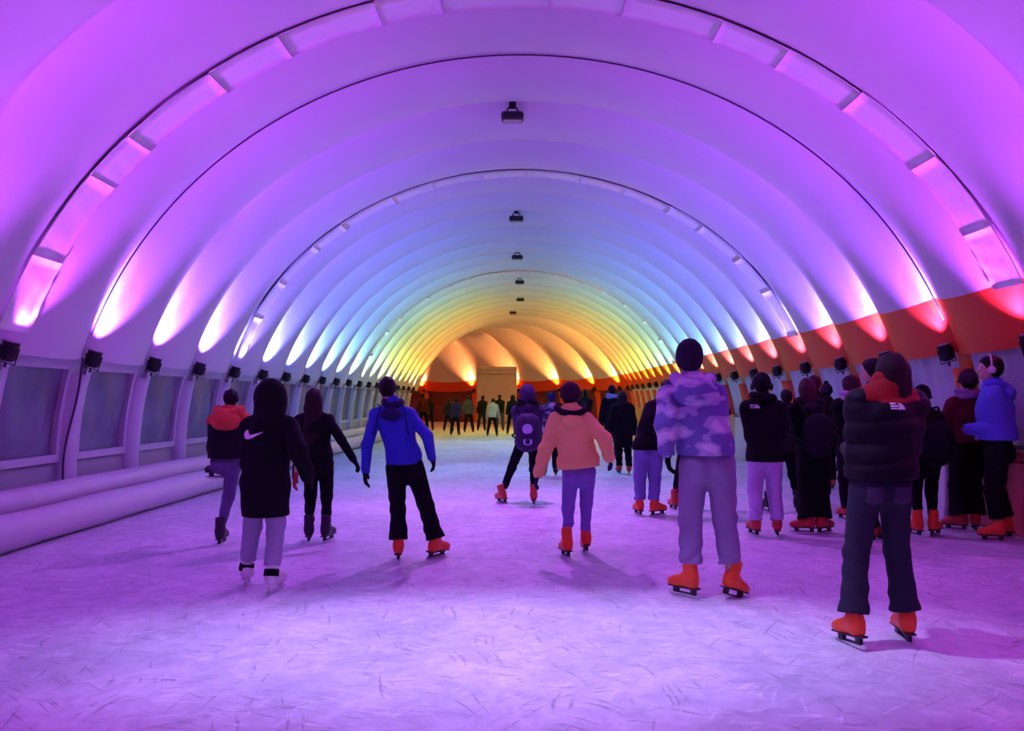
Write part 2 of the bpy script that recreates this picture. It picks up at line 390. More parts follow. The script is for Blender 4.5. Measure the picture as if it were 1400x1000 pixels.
def uplight(s, side, k):
    z = 2.02 if side < 0 else 2.10
    c, lat, fw = frame(s); base = TP(s, side*(arch_x(z)-.18), z)
    hue = side_words(s); ORD = ['at', 'first', 'second', 'third', 'fourth', 'fifth', 'sixth', 'seventh', 'eighth', 'ninth', 'tenth']
    col_ = 'window column' if side < 0 else 'red column'
    if k > 28: lab = 'black uplight glowing orange, on the %s red column into the far bend' % ORD[k-28]
    else:
        ref, nm = max([(r, q) for r, q in ((9, 'first'), (13, 'second'), (20, 'third')) if r <= k], default=(9, 'first'))
        lab = ('black uplight glowing %s, on the %s at the %s glossy strip' % (hue, col_, nm) if k == ref else
               'black uplight glowing %s, on the %s %s %s the %s glossy strip' % (hue, ORD[abs(k-ref)], col_, 'beyond' if k > ref else 'before', nm))
    o = link('uplight', None, loc=base, label=lab, cat='lamp', group='uplights on the %ss' % col_)
    tilt = side*.29
    o.rotation_euler = (0, -tilt, atan2(lat[1], lat[0]))
    col = lampcol(s)
    link('lamp_housing', UH, o); link('lamp_bracket', UBR, o)
    key = tuple(round(x, 1) for x in col)
    if key not in lens_cache: lens_cache[key] = UL.mesh('lamp_lens', lens_mat(col), True)
    link('lamp_lens', lens_cache[key], o)
    dist = SEAMS[min(k+1, len(SEAMS)-1)]-SEAMS[max(k-1, 0)]
    p = UP_POWER*(2.4 if s > S0+.5 else 1.3 if s > 24 else 1.0)
    # coloured wash up the groove between the ribs, with a paler hot centre
    spot(o, (0, .03, .10), (-side*.09, .18, 1), col, p*2.3, 74, 1.0)
    w = min(1, max(0, (s-8.2)/1)); pale = tuple(x*(1-.75*w)+.75*w*g for x, g in zip(col, (.72, 1.0, .92)))
    spot(o, (0, 0, .10), (side*.09, .05, 1), pale, p*.6, 28, 1.0)
for k, s in enumerate(SEAMS):
    if k < 4 or k == len(SEAMS)-1: continue
    uplight(s, -1, k) if s < S0+.5 else None
    uplight(s, 1, k)

def floodlight(s, col, power, tgt, lab, x=0.0, ang=110, wide=1.0):
    o = link('ceiling_floodlight', None, loc=TP(s, x-.02, EZ+EB*sqrt(1-((x-.02)/EA)**2)-.05), label=lab, cat='lamp')
    h = MB(); h.box((-.16, -.10, -.26), (.16, .10, -.14), .03); h.box((-.12, -.115, -.24), (.12, -.10, -.16), .008)
    link('lamp_housing', h.mesh('lamp_housing', M_black), o)
    b = MB(); b.tube([(-.09, 0, -.14), (-.06, 0, -.07), (.06, 0, -.07), (.09, 0, -.14)], .014, 6); b.box((-.05, -.014, -.075), (.05, .014, .03), .005)
    link('lamp_bracket', b.mesh('lamp_bracket', M_black), o)
    l = MB(); l.box((-.13, -.075, -.268), (.13, .075, -.259))
    link('lamp_lens', l.mesh('lamp_lens', lens_mat(col)), o)
    spot(o, (0, 0, -.29), tgt, col, power, ang, 1.0, .08).scale = (wide, 1, 1)
floodlight(-1.46, (.72, .16, 1.0), DOWN_POWER*.75, (0, 1.2, -5), 'added floodlight out of view, overhead near the flat end wall', ang=100)  # unseen lamp added behind the camera to turn the near ice pink
floodlight(4.78, (.50, .48, 1.0), DOWN_POWER*1.75, (0, -.10, -5), 'black floodlight overhead on the vault before the first glossy strip', ang=34, wide=2.4)
floodlight(11.02, (.64, .15, 1.0), DOWN_POWER*1.5, (0, -1.3, -5), 'largest black ceiling floodlight hanging between the two glossy strips', -.10, 120)
floodlight(17.26, (.28, .46, 1.0), DOWN_POWER*1.2, (0, -2.0, -5), 'black ceiling floodlight just beyond the second glossy strip', -.08, 95)
floodlight(21.94, (.30, .48, 1.0), DOWN_POWER*.8, (0, 0, -5), 'small black ceiling floodlight where the vault turns pale blue', -.08, 95)
floodlight(26.62, (.28, .55, 1.0), DOWN_POWER*1.1, (0, 0, -5), 'small black ceiling floodlight where the vault turns green', -.02, 95)
floodlight(31.30, (.34, .66, .20), DOWN_POWER*.9, (0, 1.5, -5), 'small black ceiling floodlight where the vault turns yellow', .0, 95)
floodlight(35.98, (.70, .55, .12), DOWN_POWER*1.0, (0, 1, -5), 'tiny black ceiling floodlight at the mouth of the orange bend', -.35, 110)

# ------------------------------------------------------------------ right hand boards, padding, far portal
def board(p, q, h, name, m, lab, group, th=.06):
    p = np.array((*p, 0.)); q = np.array((*q, 0.)); d = q-p; L = np.linalg.norm(d); ang = atan2(d[1], d[0])
    o = link(name, None, loc=tuple(p), label=lab, cat='barrier', group=group); o.rotation_euler = (0, 0, ang)
    b = MB(); b.box((.01, -th/2, .10), (L-.01, th/2, h-.04), .012); link('panel', b.mesh('panel', m), o)
    b = MB(); b.box((.01, -th/2-.012, h-.045), (L-.01, th/2+.012, h), .015); link('top_rail', b.mesh('top_rail', m), o)
    b = MB(); b.box((.01, -th/2-.015, 0), (L-.01, th/2+.015, .11), .012); link('kick_plate', b.mesh('kick_plate', m), o)
yy = 9.75
while yy < 36.5:
    white = yy < 19
    board((5.42, yy), (5.42, yy+1.9), 1.04 if white else 1.10, 'barrier_board', M_board if white else M_tan,
          'white rink board standing against the right wall behind the group' if white else 'tan rink board running on towards the orange bend', 'white rink boards' if white else 'tan rink boards')
    yy += 1.93
o = link('padded_barrier', None, loc=(5.45, 7.2, 0), label='low red padded barrier with a roll on top beside the blue hoodie', cat='barrier')
b = MB(); b.box((-.045, 0, 0), (.035, 2.45, .82), .03); link('pad', b.mesh('pad', M_pinkpad), o)
b = MB(); b.tube([(-.042, .02+i*.241, .885+.004*sin(i*2)) for i in range(11)], .062, 14); link('top_roll', b.mesh('top_roll', M_pinkpad, True), o)

# pale portal box with rolls over its door, standing in front of the far wall
o = link('entrance_portal', None, loc=(-1.45, 46.6, 0), label='pale boxy portal with two rolls over its front at the orange bend', cat='portal')
o.rotation_euler = (0, 0, R(3))
b = MB(); b.box((-1.22, 0, 0), (1.22, .9, 3.05), .06); link('body', b.mesh('body', M_portal), o)
b = MB(); b.box((-.85, -.03, .05), (.85, .02, 2.35), .02); link('door', b.mesh('door', M_portal), o)
for z, r in ((3.14, .13), (3.36, .12)):
    b = MB(); b.tube([(-1.2+.24*i, -.02, z) for i in range(11)], r, 12); link('roll', b.mesh('roll', M_portal, True), o)

# ------------------------------------------------------------------ implicit surface modeller for figures
CORN = np.array([(0, 0, 0), (1, 0, 0), (0, 1, 0), (1, 1, 0), (0, 0, 1), (1, 0, 1), (0, 1, 1), (1, 1, 1)])
EDG = [(0, 1), (2, 3), (4, 5), (6, 7), (0, 2), (1, 3), (4, 6), (5, 7), (0, 4), (1, 5), (2, 6), (3, 7)]
def surface_nets(F, lo, h):
    ins = F < 0
    cs = [ins[a:F.shape[0]-1+a, b:F.shape[1]-1+b, c:F.shape[2]-1+c] for a, b, c in CORN]
    cnt = sum(x.astype(np.int8) for x in cs); mk = (cnt > 0) & (cnt < 8)
    ijk = np.argwhere(mk); idx = np.full(mk.shape, -1, np.int32); idx[mk] = np.arange(len(ijk))
    v = np.stack([F[ijk[:, 0]+a, ijk[:, 1]+b, ijk[:, 2]+c] for a, b, c in CORN], 1)
    P = np.zeros((len(ijk), 3)); n = np.zeros(len(ijk))
    for a, b in EDG:
        va, vb = v[:, a], v[:, b]; x = (va < 0) != (vb < 0); t = np.where(x, va/np.where(x, va-vb, 1), 0)
        P += np.where(x[:, None], CORN[a]+t[:, None]*(CORN[b]-CORN[a]), 0); n += x
    P = P/n[:, None]+ijk
    Q = []
    for ax in range(3):
        sl0 = [slice(None)]*3; sl1 = [slice(None)]*3; sl0[ax] = slice(0, -1); sl1[ax] = slice(1, None)
        ch = ins[tuple(sl0)] != ins[tuple(sl1)]
        e = np.argwhere(ch); u, w = (ax+1) % 3, (ax+2) % 3
        ok = (e[:, u] > 0) & (e[:, w] > 0) & (e[:, u] < idx.shape[u]) & (e[:, w] < idx.shape[w]); e = e[ok]
        def cell(du, dw):
            q = e.copy(); q[:, u] += du; q[:, w] += dw; return idx[q[:, 0], q[:, 1], q[:, 2]]
        q = np.stack([cell(-1, -1), cell(0, -1), cell(0, 0), cell(-1, 0)], 1)
        fl = ~ins[e[:, 0], e[:, 1], e[:, 2]]; q[fl] = q[fl][:, ::-1]
        Q.append(q)
    return P*h+np.array(lo)+0, np.concatenate(Q)
class Shape:
    def __init__(s): s.p = []; s.post = []
    def cone(s, a, b, ra, rb, k=.03, ax=None, fl=1.0):
        s.p.append(('c', np.array(a, float), np.array(b, float), ra, rb, k, ax, fl)); return s
    def ell(s, c, r, M=None, k=.03):
        s.p.append(('e', np.array(c, float), np.array(r, float), np.eye(3) if M is None else M, k)); return s
    def bounds(s):
        lo = np.full(3, 9.); hi = np.full(3, -9.)
        for p in s.p:
            if p[0] == 'c': pts = (p[1]-p[3], p[1]+p[3], p[2]-p[4], p[2]+p[4])
            else: m = p[2].max(); pts = (p[1]-m, p[1]+m)
            for q in pts: lo = np.minimum(lo, q); hi = np.maximum(hi, q)
        return lo, hi
    def build(s, h, disp=None, clip=None):
        lo, hi = s.bounds(); lo = lo-.04-2*h; hi = hi+.04+2*h
        if clip is not None: lo = np.maximum(lo, clip[0]); hi = np.minimum(hi, clip[1])
        n = np.ceil((hi-lo)/h).astype(int)+1
        F = np.full(n, 1.0, np.float32); ax = [(lo[i]+h*np.arange(n[i])).astype(np.float32) for i in range(3)]
        for p in s.p:
            k = p[4] if p[0] == 'e' else p[5]
            if p[0] == 'c': mg = k+3*h+.012; l = np.minimum(p[1]-p[3], p[2]-p[4])-mg; u = np.maximum(p[1]+p[3], p[2]+p[4])+mg
            else: mg = k+3*h+.012; m = p[2].max(); l = p[1]-m-mg; u = p[1]+m+mg
            i0 = np.clip(np.floor((l-lo)/h).astype(int), 0, n); i1 = np.clip(np.ceil((u-lo)/h).astype(int)+1, 0, n)
            if (i1 <= i0).any(): continue
            X = ax[0][i0[0]:i1[0], None, None]; Y = ax[1][None, i0[1]:i1[1], None]; Z = ax[2][None, None, i0[2]:i1[2]]
            if p[0] == 'c':
                a, b, ra, rb, fa, fl = p[1], p[2], p[3], p[4], p[6], p[7]
                dx, dy, dz = X-a[0], Y-a[1], Z-a[2]; ba = b-a
                if fa is not None:       # flattened along a horizontal direction: stretch that component
                    g = 1/fl-1; c = dx*fa[0]+dy*fa[1]; dx = dx+c*g*fa[0]; dy = dy+c*g*fa[1]
                    cb = ba[:2]@fa[:2]; ba = ba+np.array((cb*g*fa[0], cb*g*fa[1], 0))
                t = np.clip((dx*ba[0]+dy*ba[1]+dz*ba[2])/max(ba@ba, 1e-9), 0, 1)
                D = np.sqrt((dx-t*ba[0])**2+(dy-t*ba[1])**2+(dz-t*ba[2])**2)-(ra+(rb-ra)*t)
                if fa is not None: D = D*((1+fl)/2)
            else:
                c, r, M = p[1], p[2], p[3]
                q = [(X-c[0])*M[i][0]+(Y-c[1])*M[i][1]+(Z-c[2])*M[i][2] for i in range(3)]
                k0 = np.sqrt(sum((q[i]/r[i])**2 for i in range(3))); k1 = np.sqrt(sum((q[i]/r[i]**2)**2 for i in range(3)))
                D = k0*(k0-1)/np.maximum(k1, 1e-6)
            S = F[i0[0]:i1[0], i0[1]:i1[1], i0[2]:i1[2]]
            w = np.clip(.5+.5*(S-D)/k, 0, 1)
            F[i0[0]:i1[0], i0[1]:i1[1], i0[2]:i1[2]] = S*(1-w)+D*w-k*w*(1-w)
        G = (ax[0][:, None, None], ax[1][None, :, None], ax[2][None, None, :])
        if disp: F = F+disp(*G)
        for f in s.post: F = np.maximum(F, f(*G))
        for i in range(3):     # keep closed at the grid border
            sl = [slice(None)]*3; sl[i] = 0; F[tuple(sl)] = np.maximum(F[tuple(sl)], .01); sl[i] = -1; F[tuple(sl)] = np.maximum(F[tuple(sl)], .01)
        s.F, s.lo, s.h, s.ax = F, lo, h, ax
        return surface_nets(F, lo, h)
    def cut(s, nrm, pt):      # keep the side where n.(p-pt) < 0
        nrm = np.array(nrm, float); nrm /= np.linalg.norm(nrm); c = nrm@np.array(pt, float)
        s.post.append(lambda X, Y, Z: (X*nrm[0]+Y*nrm[1]+Z*nrm[2]-c).astype(np.float32)); return s
    def sub(s, c, r, M=None):
        c = np.array(c, float); M = np.eye(3) if M is None else M
        def f(X, Y, Z):
            q = [(X-c[0])*M[i][0]+(Y-c[1])*M[i][1]+(Z-c[2])*M[i][2] for i in range(3)]
            k0 = np.sqrt(sum((q[i]/r[i])**2 for i in range(3))); k1 = np.sqrt(sum((q[i]/r[i]**2)**2 for i in range(3)))
            return -(k0*(k0-1)/np.maximum(k1, 1e-6))
        s.post.append(f); return s
    def decal(s, name, cx, cz, w, hgt, fn, res, m, off=.005):
        """thin raised print on the back (-y side) of the shape; fn(u,v) in 0..1 says where there is print"""
        F, lo, h = s.F, s.lo, s.h
        nu, nv = int(w/res), int(hgt/res); ix = {}; V = []; Q = []
        def surf(x, z):
            i = (x-lo[0])/h; k = (z-lo[2])/h; i0, k0 = int(i), int(k)
            if not (0 <= i0 < F.shape[0]-1 and 0 <= k0 < F.shape[2]-1): return None
            a, b = i-i0, k-k0
            col = (F[i0, :, k0]*(1-a)+F[i0+1, :, k0]*a)*(1-b)+(F[i0, :, k0+1]*(1-a)+F[i0+1, :, k0+1]*a)*b
            j = np.argmax(col < 0)
            if j == 0: return None
            return lo[1]+h*(j-1+col[j-1]/(col[j-1]-col[j]))
        def vert(i, j, l):
            if (i, j, l) not in ix:
                x, z = cx-w/2+i*res, cz-hgt/2+j*res; y = surf(x, z)
                if y is None: return None
                ix[i, j, l] = len(V); V.append((x, y-off*(1-l*.9), z))
            return ix[i, j, l]
        on = lambda i, j: 0 <= i < nu and 0 <= j < nv and fn((i+.5)/nu, (j+.5)/nv)
        for i in range(nu):
            for j in range(nv):
                if not on(i, j): continue
                q = [vert(i, j, 0), vert(i+1, j, 0), vert(i+1, j+1, 0), vert(i, j+1, 0)]
                if None in q: continue
                Q.append(q)
                for (di, dj, e) in ((-1, 0, ((i, j+1), (i, j))), (1, 0, ((i+1, j), (i+1, j+1))), (0, -1, ((i, j), (i+1, j))), (0, 1, ((i+1, j+1), (i, j+1)))):
                    if not on(i+di, j+dj):
                        (a, b), (c, d) = e; z4 = [vert(c, d, 0), vert(a, b, 0), vert(a, b, 1), vert(c, d, 1)]
                        if None not in z4: Q.append(z4)
        return mesh(name, V, Q, m, True) if Q else None

def unit(v): v = np.array(v, float); return v/max(np.linalg.norm(v), 1e-9)
def two_bone(a, c, l1, l2, hint):
    a, c = np.array(a, float), np.array(c, float); d = c-a; D = np.linalg.norm(d)
    if D > (l1+l2)*.995: f = D/((l1+l2)*.995); l1 *= f; l2 *= f
    u = d/D; x = (l1*l1-l2*l2+D*D)/(2*D); y = sqrt(max(0, l1*l1-x*x))
    hh = np.array(hint, float); hh = hh-u*(hh@u); hh = unit(hh)
    return a+u*x+hh*y
def rotz(a): return np.array(((cos(a), -sin(a), 0), (sin(a), cos(a), 0), (0, 0, 1)))
def rotx(a): return np.array(((1, 0, 0), (0, cos(a), -sin(a)), (0, sin(a), cos(a))))
def roty(a): return np.array(((cos(a), 0, sin(a)), (0, 1, 0), (-sin(a), 0, cos(a))))

# ------------------------------------------------------------------ skates (shared meshes)
SK = {}
def skate_meshes(color, tall):
    if (color, tall) in SK: return SK[color, tall]
    m = {'orange': mat('skate_orange', (.85, .085, .012), .4, bump=.04, bscale=30, var=.15, vscale=10), 'white': mat('skate_white', (.78, .74, .78), .4, bump=.04, var=.1),
         'black': mat('skate_black', (.015, .014, .02), .4, bump=.04), 'red': mat('skate_red', (.55, .05, .03), .45, bump=.04, var=.15)}[color]
    s = Shape()
    s.cone((0, -.030, .285), (0, -.05, .16), .053 if tall else .045, .048 if tall else .046, .02, np.array((0, 1., 0)), 1.12)
    s.cone((0, -.05, .14), (0, -.065, .105), .048, .040, .03)
    s.cone((0, -.05, .115), (0, .10, .105), .042, .040, .03); s.cone((0, .09, .103), (0, .135, .10), .040, .033, .02)
    s.cone((0, -.02, .17), (0, .06, .12), .040, .034, .03)
    s.cut((0, 0, -1), (0, 0, .074)).cut((0, .25, 1), (0, -.03, .285 if tall else .228))
    V, Q = s.build(.009, lambda X, Y, Z: (-.0025*np.sign(np.sin(Z*90))*(Z > .2)*(Y > -.03)).astype(np.float32)+0*X)
    boot = npmesh('skate_boot', V, Q, m)
    h = MB()
    h.box((-.035, -.115, .066), (.035, .15, .078), .005)
    h.box((-.014, -.09, .022), (.014, -.045, .07), .004); h.box((-.014, .065, .022), (.014, .115, .07), .004)
    h.box((-.009, -.09, .022), (.009, .115, .034), .002)
    hold = h.mesh('blade_holder', M_black if color != 'white' else m)
    prof = [(-.125, .024), (-.125, .006), (-.10, .001), (0, 0), (.12, .001), (.152, .010), (.163, .026), (.15, .03), (-.10, .03)]
    V = [(x, y, z) for x in (-.003, .003) for y, z in prof]; n = len(prof)
    F = [tuple(range(n)), tuple(range(2*n-1, n-1, -1))]+[(i, n+i, n+(i+1) % n, (i+1) % n) for i in range(n)]
    blade = mesh('skate_blade', V, F, M_steel, False)
    SK[color, tall] = (boot, hold, blade); return SK[color, tall]

# ------------------------------------------------------------------ figures
SKIN = {'fair': mat('skin_fair', (.62, .36, .27), .55, bump=.03, var=.08), 'tan': mat('skin_tan', (.45, .24, .16), .55, bump=.03, var=.08)}
M_eye = mat('eye_white', (.7, .7, .7), .2, var=.05)
def PX(px, py, Y): return np.array(((px-VPX)*Y/FPX, Y, CAMH-(py-VPY)*Y/FPX))
def hand_into(sh, w, d, nrm, fwd, s, grow=0.0, curl=.55):
    """palm and five bent fingers; w wrist, d along the hand, nrm palm normal, fwd thumb side"""
    d, nrm = unit(d), unit(nrm); fwd = unit(fwd-d*(fwd@d)); nrm = unit(np.cross(d, fwd))*(1 if np.cross(d, fwd)@nrm > 0 else -1)
    g = grow
    for t in (-.022, .0, .022): sh.cone(w+fwd*t*s*.7, w+d*.085*s+fwd*t*s*1.15, .015*s+g, .013*s+g, .015)
    for i, (o, ln) in enumerate(((.033, .072), (.011, .080), (-.011, .074), (-.032, .058))):
        a = w+(d*.088+fwd*o)*s; c = curl*(.8+.12*i); d1 = unit(d*cos(c*.5)+nrm*sin(c*.5)+fwd*o*2.2); d2 = unit(d*cos(c*1.5)+nrm*sin(c*1.5)+fwd*o*1.5)
        b = a+d1*ln*.55*s; e = b+d2*ln*.5*s
        sh.cone(a, b, .0095*s+g, .0088*s+g, .006); sh.cone(b, e, .0088*s+g, .0075*s+g, .006)
    a = w+(d*.025+fwd*.028)*s; b = a+unit(d*.8+fwd*.75+nrm*.25)*.045*s; e = b+unit(d+fwd*.25+nrm*.3)*.034*s
    sh.cone(a, b, .0125*s+g, .0105*s+g, .008); sh.cone(b, e, .0105*s+g, .0085*s+g, .006)
def folds(seed, A, fz=38, fx=15):
    a, b, c, d = np.random.default_rng(seed).uniform(0, 6, 4)
    return lambda X, Y, Z: (A*np.sin(fz*Z+3*np.sin(fx*X+a)+2*np.sin(11*Y+b)+c)*(.55+.45*np.sin(9*Z+7*X+d))+A*.5*np.sin(31*X+23*Y+14*Z+a)).astype(np.float32)

def person(label, Y, feet, pelvis, top, hands=(None, None), yaw=0, head=None, jacket=None, trousers=None, skates='orange', hair=None, hat=None,
           skin='fair', build=1.0, hood=None, gloves=None, scarf=None, extra=None, lean_y=.02, h=None, hyaw=None, elbows=(None, None), group=None, shoulder_px=None, neck_dx=0, phones=None, neck_up=0, arm=1.0):
    """feet: (px, py or None on ice, dict) for left, right; pelvis: px, py; top: px, py of the crown (hat not counted)"""
    h = h or (.0105 if Y < 7.6 else .0125 if Y < 9.5 else .016 if Y < 14 else .022)
    px0 = (feet[0][0]+feet[1][0])/2 if pelvis is None else pelvis[0]
    root = np.array(((px0-VPX)*Y/FPX, Y, 0))
    q = R(yaw); fwd = np.array((-sin(q), cos(q), 0)); rt = np.array((cos(q), sin(q), 0)); up = np.array((0, 0, 1.))
    M = np.array((rt, fwd, up)); RT = M.T
    hq = q if hyaw is None else R(hyaw); hf = np.array((-sin(hq), cos(hq), 0)); hr = np.array((cos(hq), sin(hq), 0)); HM = np.array((hr, hf, up))
    loc = lambda px, py, dy=0: PX(px, py, Y+dy)-root
    crown = loc(*top); H = crown[2]; L = (H-.07)*1.0; sc_ = L/1.68; B = build*sc_
    hh = L/7.4
    # feet
    ank = []; FT = []
    for i, f in enumerate(feet):
        px, py, o = f; sg = (-1, 1)[i]
        if py is None or o.get('dy') is None:
            Yf = Y if py is None else CAMH*FPX/(py-VPY); p = np.array(((px-VPX)*Yf/FPX, Yf, 0))-root
        else: p = loc(px, py, o['dy'])
        Rm = rotz(R(o.get('yaw', yaw-sg*8)))@roty(R(o.get('roll', 0)))@rotx(R(o.get('pitch', 0)))
        FT.append((p, Rm)); ank.append(p+Rm@np.array((0, -.05, .17)))
    lt, ls = .250*L, .238*L
    pz = min(max(loc(*pelvis)[2], .07+.475*L), .07+.535*L)
    mid = (FT[0][0]+FT[1][0])/2
    pel = np.array((0, min(.1, mid[1]*.4), pz))
    hipw = .088*B
    hip = [pel-rt*hipw-up*.02, pel+rt*hipw-up*.02]
    neck = np.array((crown[0]*.85+neck_dx, pel[1]+lean_y, H-1.24*hh+neck_up))
    hc = np.array((crown[0], neck[1]+.035*fwd[1]+.02, H-.5*hh)) if head is None else head
    hc = np.array((crown[0], neck[1], 0))+hf*.025; hc[2] = H-.5*hh
    chest = pel*.36+neck*.64; waist = pel*.62+neck*.38
    shw = .098*L*build
    shl = [neck-rt*shw-up*.080*sc_, neck+rt*shw-up*.080*sc_]
    la, lf = .178*L*arm, .150*L*arm
    knee = []
    for i in (0, 1):
        sg = (-1, 1)[i]; kf = FT[i][1]@np.array((0, 1., 0)); Dl = np.linalg.norm(hip[i]-ank[i]); fs = min(1, Dl*1.010/(lt+ls)) if Dl > .62*(lt+ls) else 1
        knee.append(two_bone(hip[i], ank[i], lt*fs, ls*fs, fwd+kf*.25 if fs < 1 or Dl > .7*(lt+ls) else fwd*.5+up))
    elb, wri = [], []
    for i in (0, 1):
        sg = (-1, 1)[i]; t = hands[i]
        if t is None: w = shl[i]+rt*sg*.09+fwd*.06-up*(la+lf)*.965; hint = -fwd+rt*sg*.4
        elif t == 'front': w = pel+fwd*.24*sc_+rt*sg*.075+up*.20*sc_; hint = -fwd+rt*sg*.22-up*.4
        elif t == 'pocket': w = pel+fwd*.13*sc_+rt*sg*.17*sc_+up*.12*sc_; hint = -fwd*.9+rt*sg*.8
        elif t == 'chest': w = pel*.35+neck*.65+fwd*.30*sc_+rt*sg*.06; hint = -up+rt*sg*.7
        else: w = loc(t[0], t[1], t[2] if len(t) > 2 else 0); hint = -fwd*.8+rt*sg*.6
        if elbows[i] is not None: hint = loc(*elbows[i])-(shl[i]+w)/2
        elb.append(two_bone(shl[i], w, la, lf, hint)); wri.append(w)
    # body: one continuous surface
    bare = [gloves is None and hands[i] not in ('front', 'pocket', 'chest') for i in (0, 1)]
    hb = min(h, .0095) if any(bare) and Y < 10 else h*1.15
    b = Shape()
    b.cone(pel, waist, .135*B, .120*B, .04, fwd, .75).cone(waist, chest, .120*B, .140*B, .05, fwd, .75).cone(chest, neck, .14*B, .075*B, .05, fwd, .75)
    b.cone(shl[0], shl[1], .046*B, .046*B, .05).cone(neck-up*.02, hc-up*.25*hh, .052*sc_, .050*sc_, .02)
    Hs = hh/.227
    b.ell(hc+hf*-.008*Hs+up*.018*Hs, (.074*Hs, .094*Hs, .094*Hs), HM, .02).ell(hc+hf*.025*Hs-up*.055*Hs, (.056*Hs, .064*Hs, .058*Hs), HM, .03)
    b.cone(hc+hf*.080*Hs+up*.012*Hs, hc+hf*.104*Hs-up*.026*Hs, .009*Hs, .015*Hs, .012)                       # nose
    b.cone(hc+hf*.080*Hs-up*.052*Hs-hr*.018*Hs, hc+hf*.080*Hs-up*.052*Hs+hr*.018*Hs, .010*Hs, .010*Hs, .008)    # lips
    b.cone(hc+hf*.079*Hs+up*.022*Hs-hr*.03*Hs, hc+hf*.079*Hs+up*.022*Hs+hr*.03*Hs, .012*Hs, .012*Hs, .012)       # brow
    for sg in (-1, 1): b.ell(hc+hr*sg*.076*Hs-hf*.005*Hs-up*.006*Hs, (.010*Hs, .020*Hs, .031*Hs), HM, .008)
    for i in (0, 1):
        sg = (-1, 1)[i]
        b.cone(shl[i], elb[i], .048*B, .040*B, .03).cone(elb[i], wri[i], .041*B, .028*B, .02)
        dv = unit(wri[i]-elb[i])
        if bare[i]: hand_into(b, wri[i], dv, -rt*sg, fwd+up*.2, .95*sc_)
        else: b.cone(wri[i], wri[i]+dv*.045*sc_, .024*sc_, .02*sc_, .01)
        b.cone(hip[i], knee[i], .070*B, .046*B, .04).cone(knee[i], ank[i], .047*B, .034*B, .02)
        b.cone(ank[i]-FT[i][1]@np.array((0, 0, .03)), ank[i]+FT[i][1]@np.array((0, .12, -.055)), .034, .028, .02)
    V, Qd = b.build(hb)
    ob = link('person', npmesh('person', V, Qd, SKIN[skin]), loc=tuple(root), label=label, cat='person', group=group)
    em = SK.get('eye')
    if em is None:
        e = MB(); e.tube([(0, 0, -.0115), (0, 0, -.009), (0, 0, -.004), (0, 0, .004), (0, 0, .009), (0, 0, .0115)], [.001, .0075, .0115, .0115, .0075, .001], 10); em = SK['eye'] = e.mesh('eye', M_eye, True)
    if Y < 16:
        for sg in (-1, 1): link('eye', em, ob, tuple(hc+hf*.079*Hs+hr*sg*.031*Hs+up*.004*Hs))
    seed = int(abs(root[0]*1000+Y*77)) % 9999
    # trousers
    if trousers:
        m, style = trousers['m'], trousers.get('style', 'straight'); t = Shape()
        rk = {'skinny': (.092, .068, .056, .050), 'straight': (.100, .078, .070, .068), 'wide': (.105, .090, .098, .118), 'flare': (.098, .076, .076, .092), 'baggy': (.104, .082, .078, .074)}[style]
        wz = pz+.12*sc_
        if jacket: wz = max(wz, (loc(px0, jacket['hem'])[2])+.07)
        t.cone(pel-up*.01, np.array((pel[0]*.8+waist[0]*.2, pel[1], wz+.03)), .148*B, .142*B, .03, fwd, .80)
        for sg in (-1, 1): t.ell(pel+rt*sg*.072*B-fwd*.055*B-up*.03, (.082*B, .085*B, .095*B), M, .03)
        for i in (0, 1):
            an = ank[i]; kn = knee[i]; cz = trousers.get('cuff', .0)
            ax_ = unit(an-kn); end = an+ax_*(.015+cz) if style != 'skinny' else an-ax_*(.06-cz)
            end = end+FT[i][1]@np.array((0, .02, 0))*(style in ('wide', 'flare'))
            midp = kn*.45+end*.55
            t.cone(hip[i]+up*.02, kn, rk[0]*B, rk[1]*B, .035).cone(kn, midp, rk[1]*B, rk[2]*B, .02).cone(midp, end, rk[2]*B, rk[3]*B, .012)
            cut_pt = end
            def lim(X, Y_, Z, e=end.copy(), a=ax_.copy(), o=(knee[1-i]+ank[1-i])/2, c=(kn+an)/2):
                # only trims close to this leg's end
                along = (X-e[0])*a[0]+(Y_-e[1])*a[1]+(Z-e[2])*a[2]
                far = np.sqrt((X-e[0])**2+(Y_-e[1])**2+(Z-e[2])**2) > trousers.get('lim', .20)
                return np.where(far, np.float32(-1), along).astype(np.float32)
            t.post.append(lim)
        t.cut(up, (0, 0, wz))
        fz = trousers.get('folds', .0035)
        f0 = folds(seed+5, fz, 46, 17)
        kz = (knee[0][2]+knee[1][2])/2
        V, Qd = t.build(h, lambda X, Y_, Z: f0(X, Y_, Z)*(.6+1.1*np.exp(-((Z-kz)/.10)**2)+1.6*np.exp(-((Z-.27)/.08)**2)).astype(np.float32))
        to = link('trousers', npmesh('trousers', V, Qd, m), ob)
        if trousers.get('pocket') and t.F is not None:
            for sx in (-1, 1):
                me = t.decal('back_pocket', pel[0]+sx*.078*sc_, pz-.055, .10*sc_, .11*sc_, lambda u, v: v > .12*abs(u-.5)*2 or v > .2, .009, trousers.get('pm', m), .005)
                if me: link('back_pocket', me, to)
        if trousers.get('cuffband'):
            for i in (0, 1):
                c = MB(); a_ = unit(ank[i]-knee[i]); c.tube([ank[i]-a_*.02, ank[i]+a_*.035], [.062*B, .064*B], 14); link('trouser_cuff', c.mesh('trouser_cuff', trousers['cuffband'], True), to)
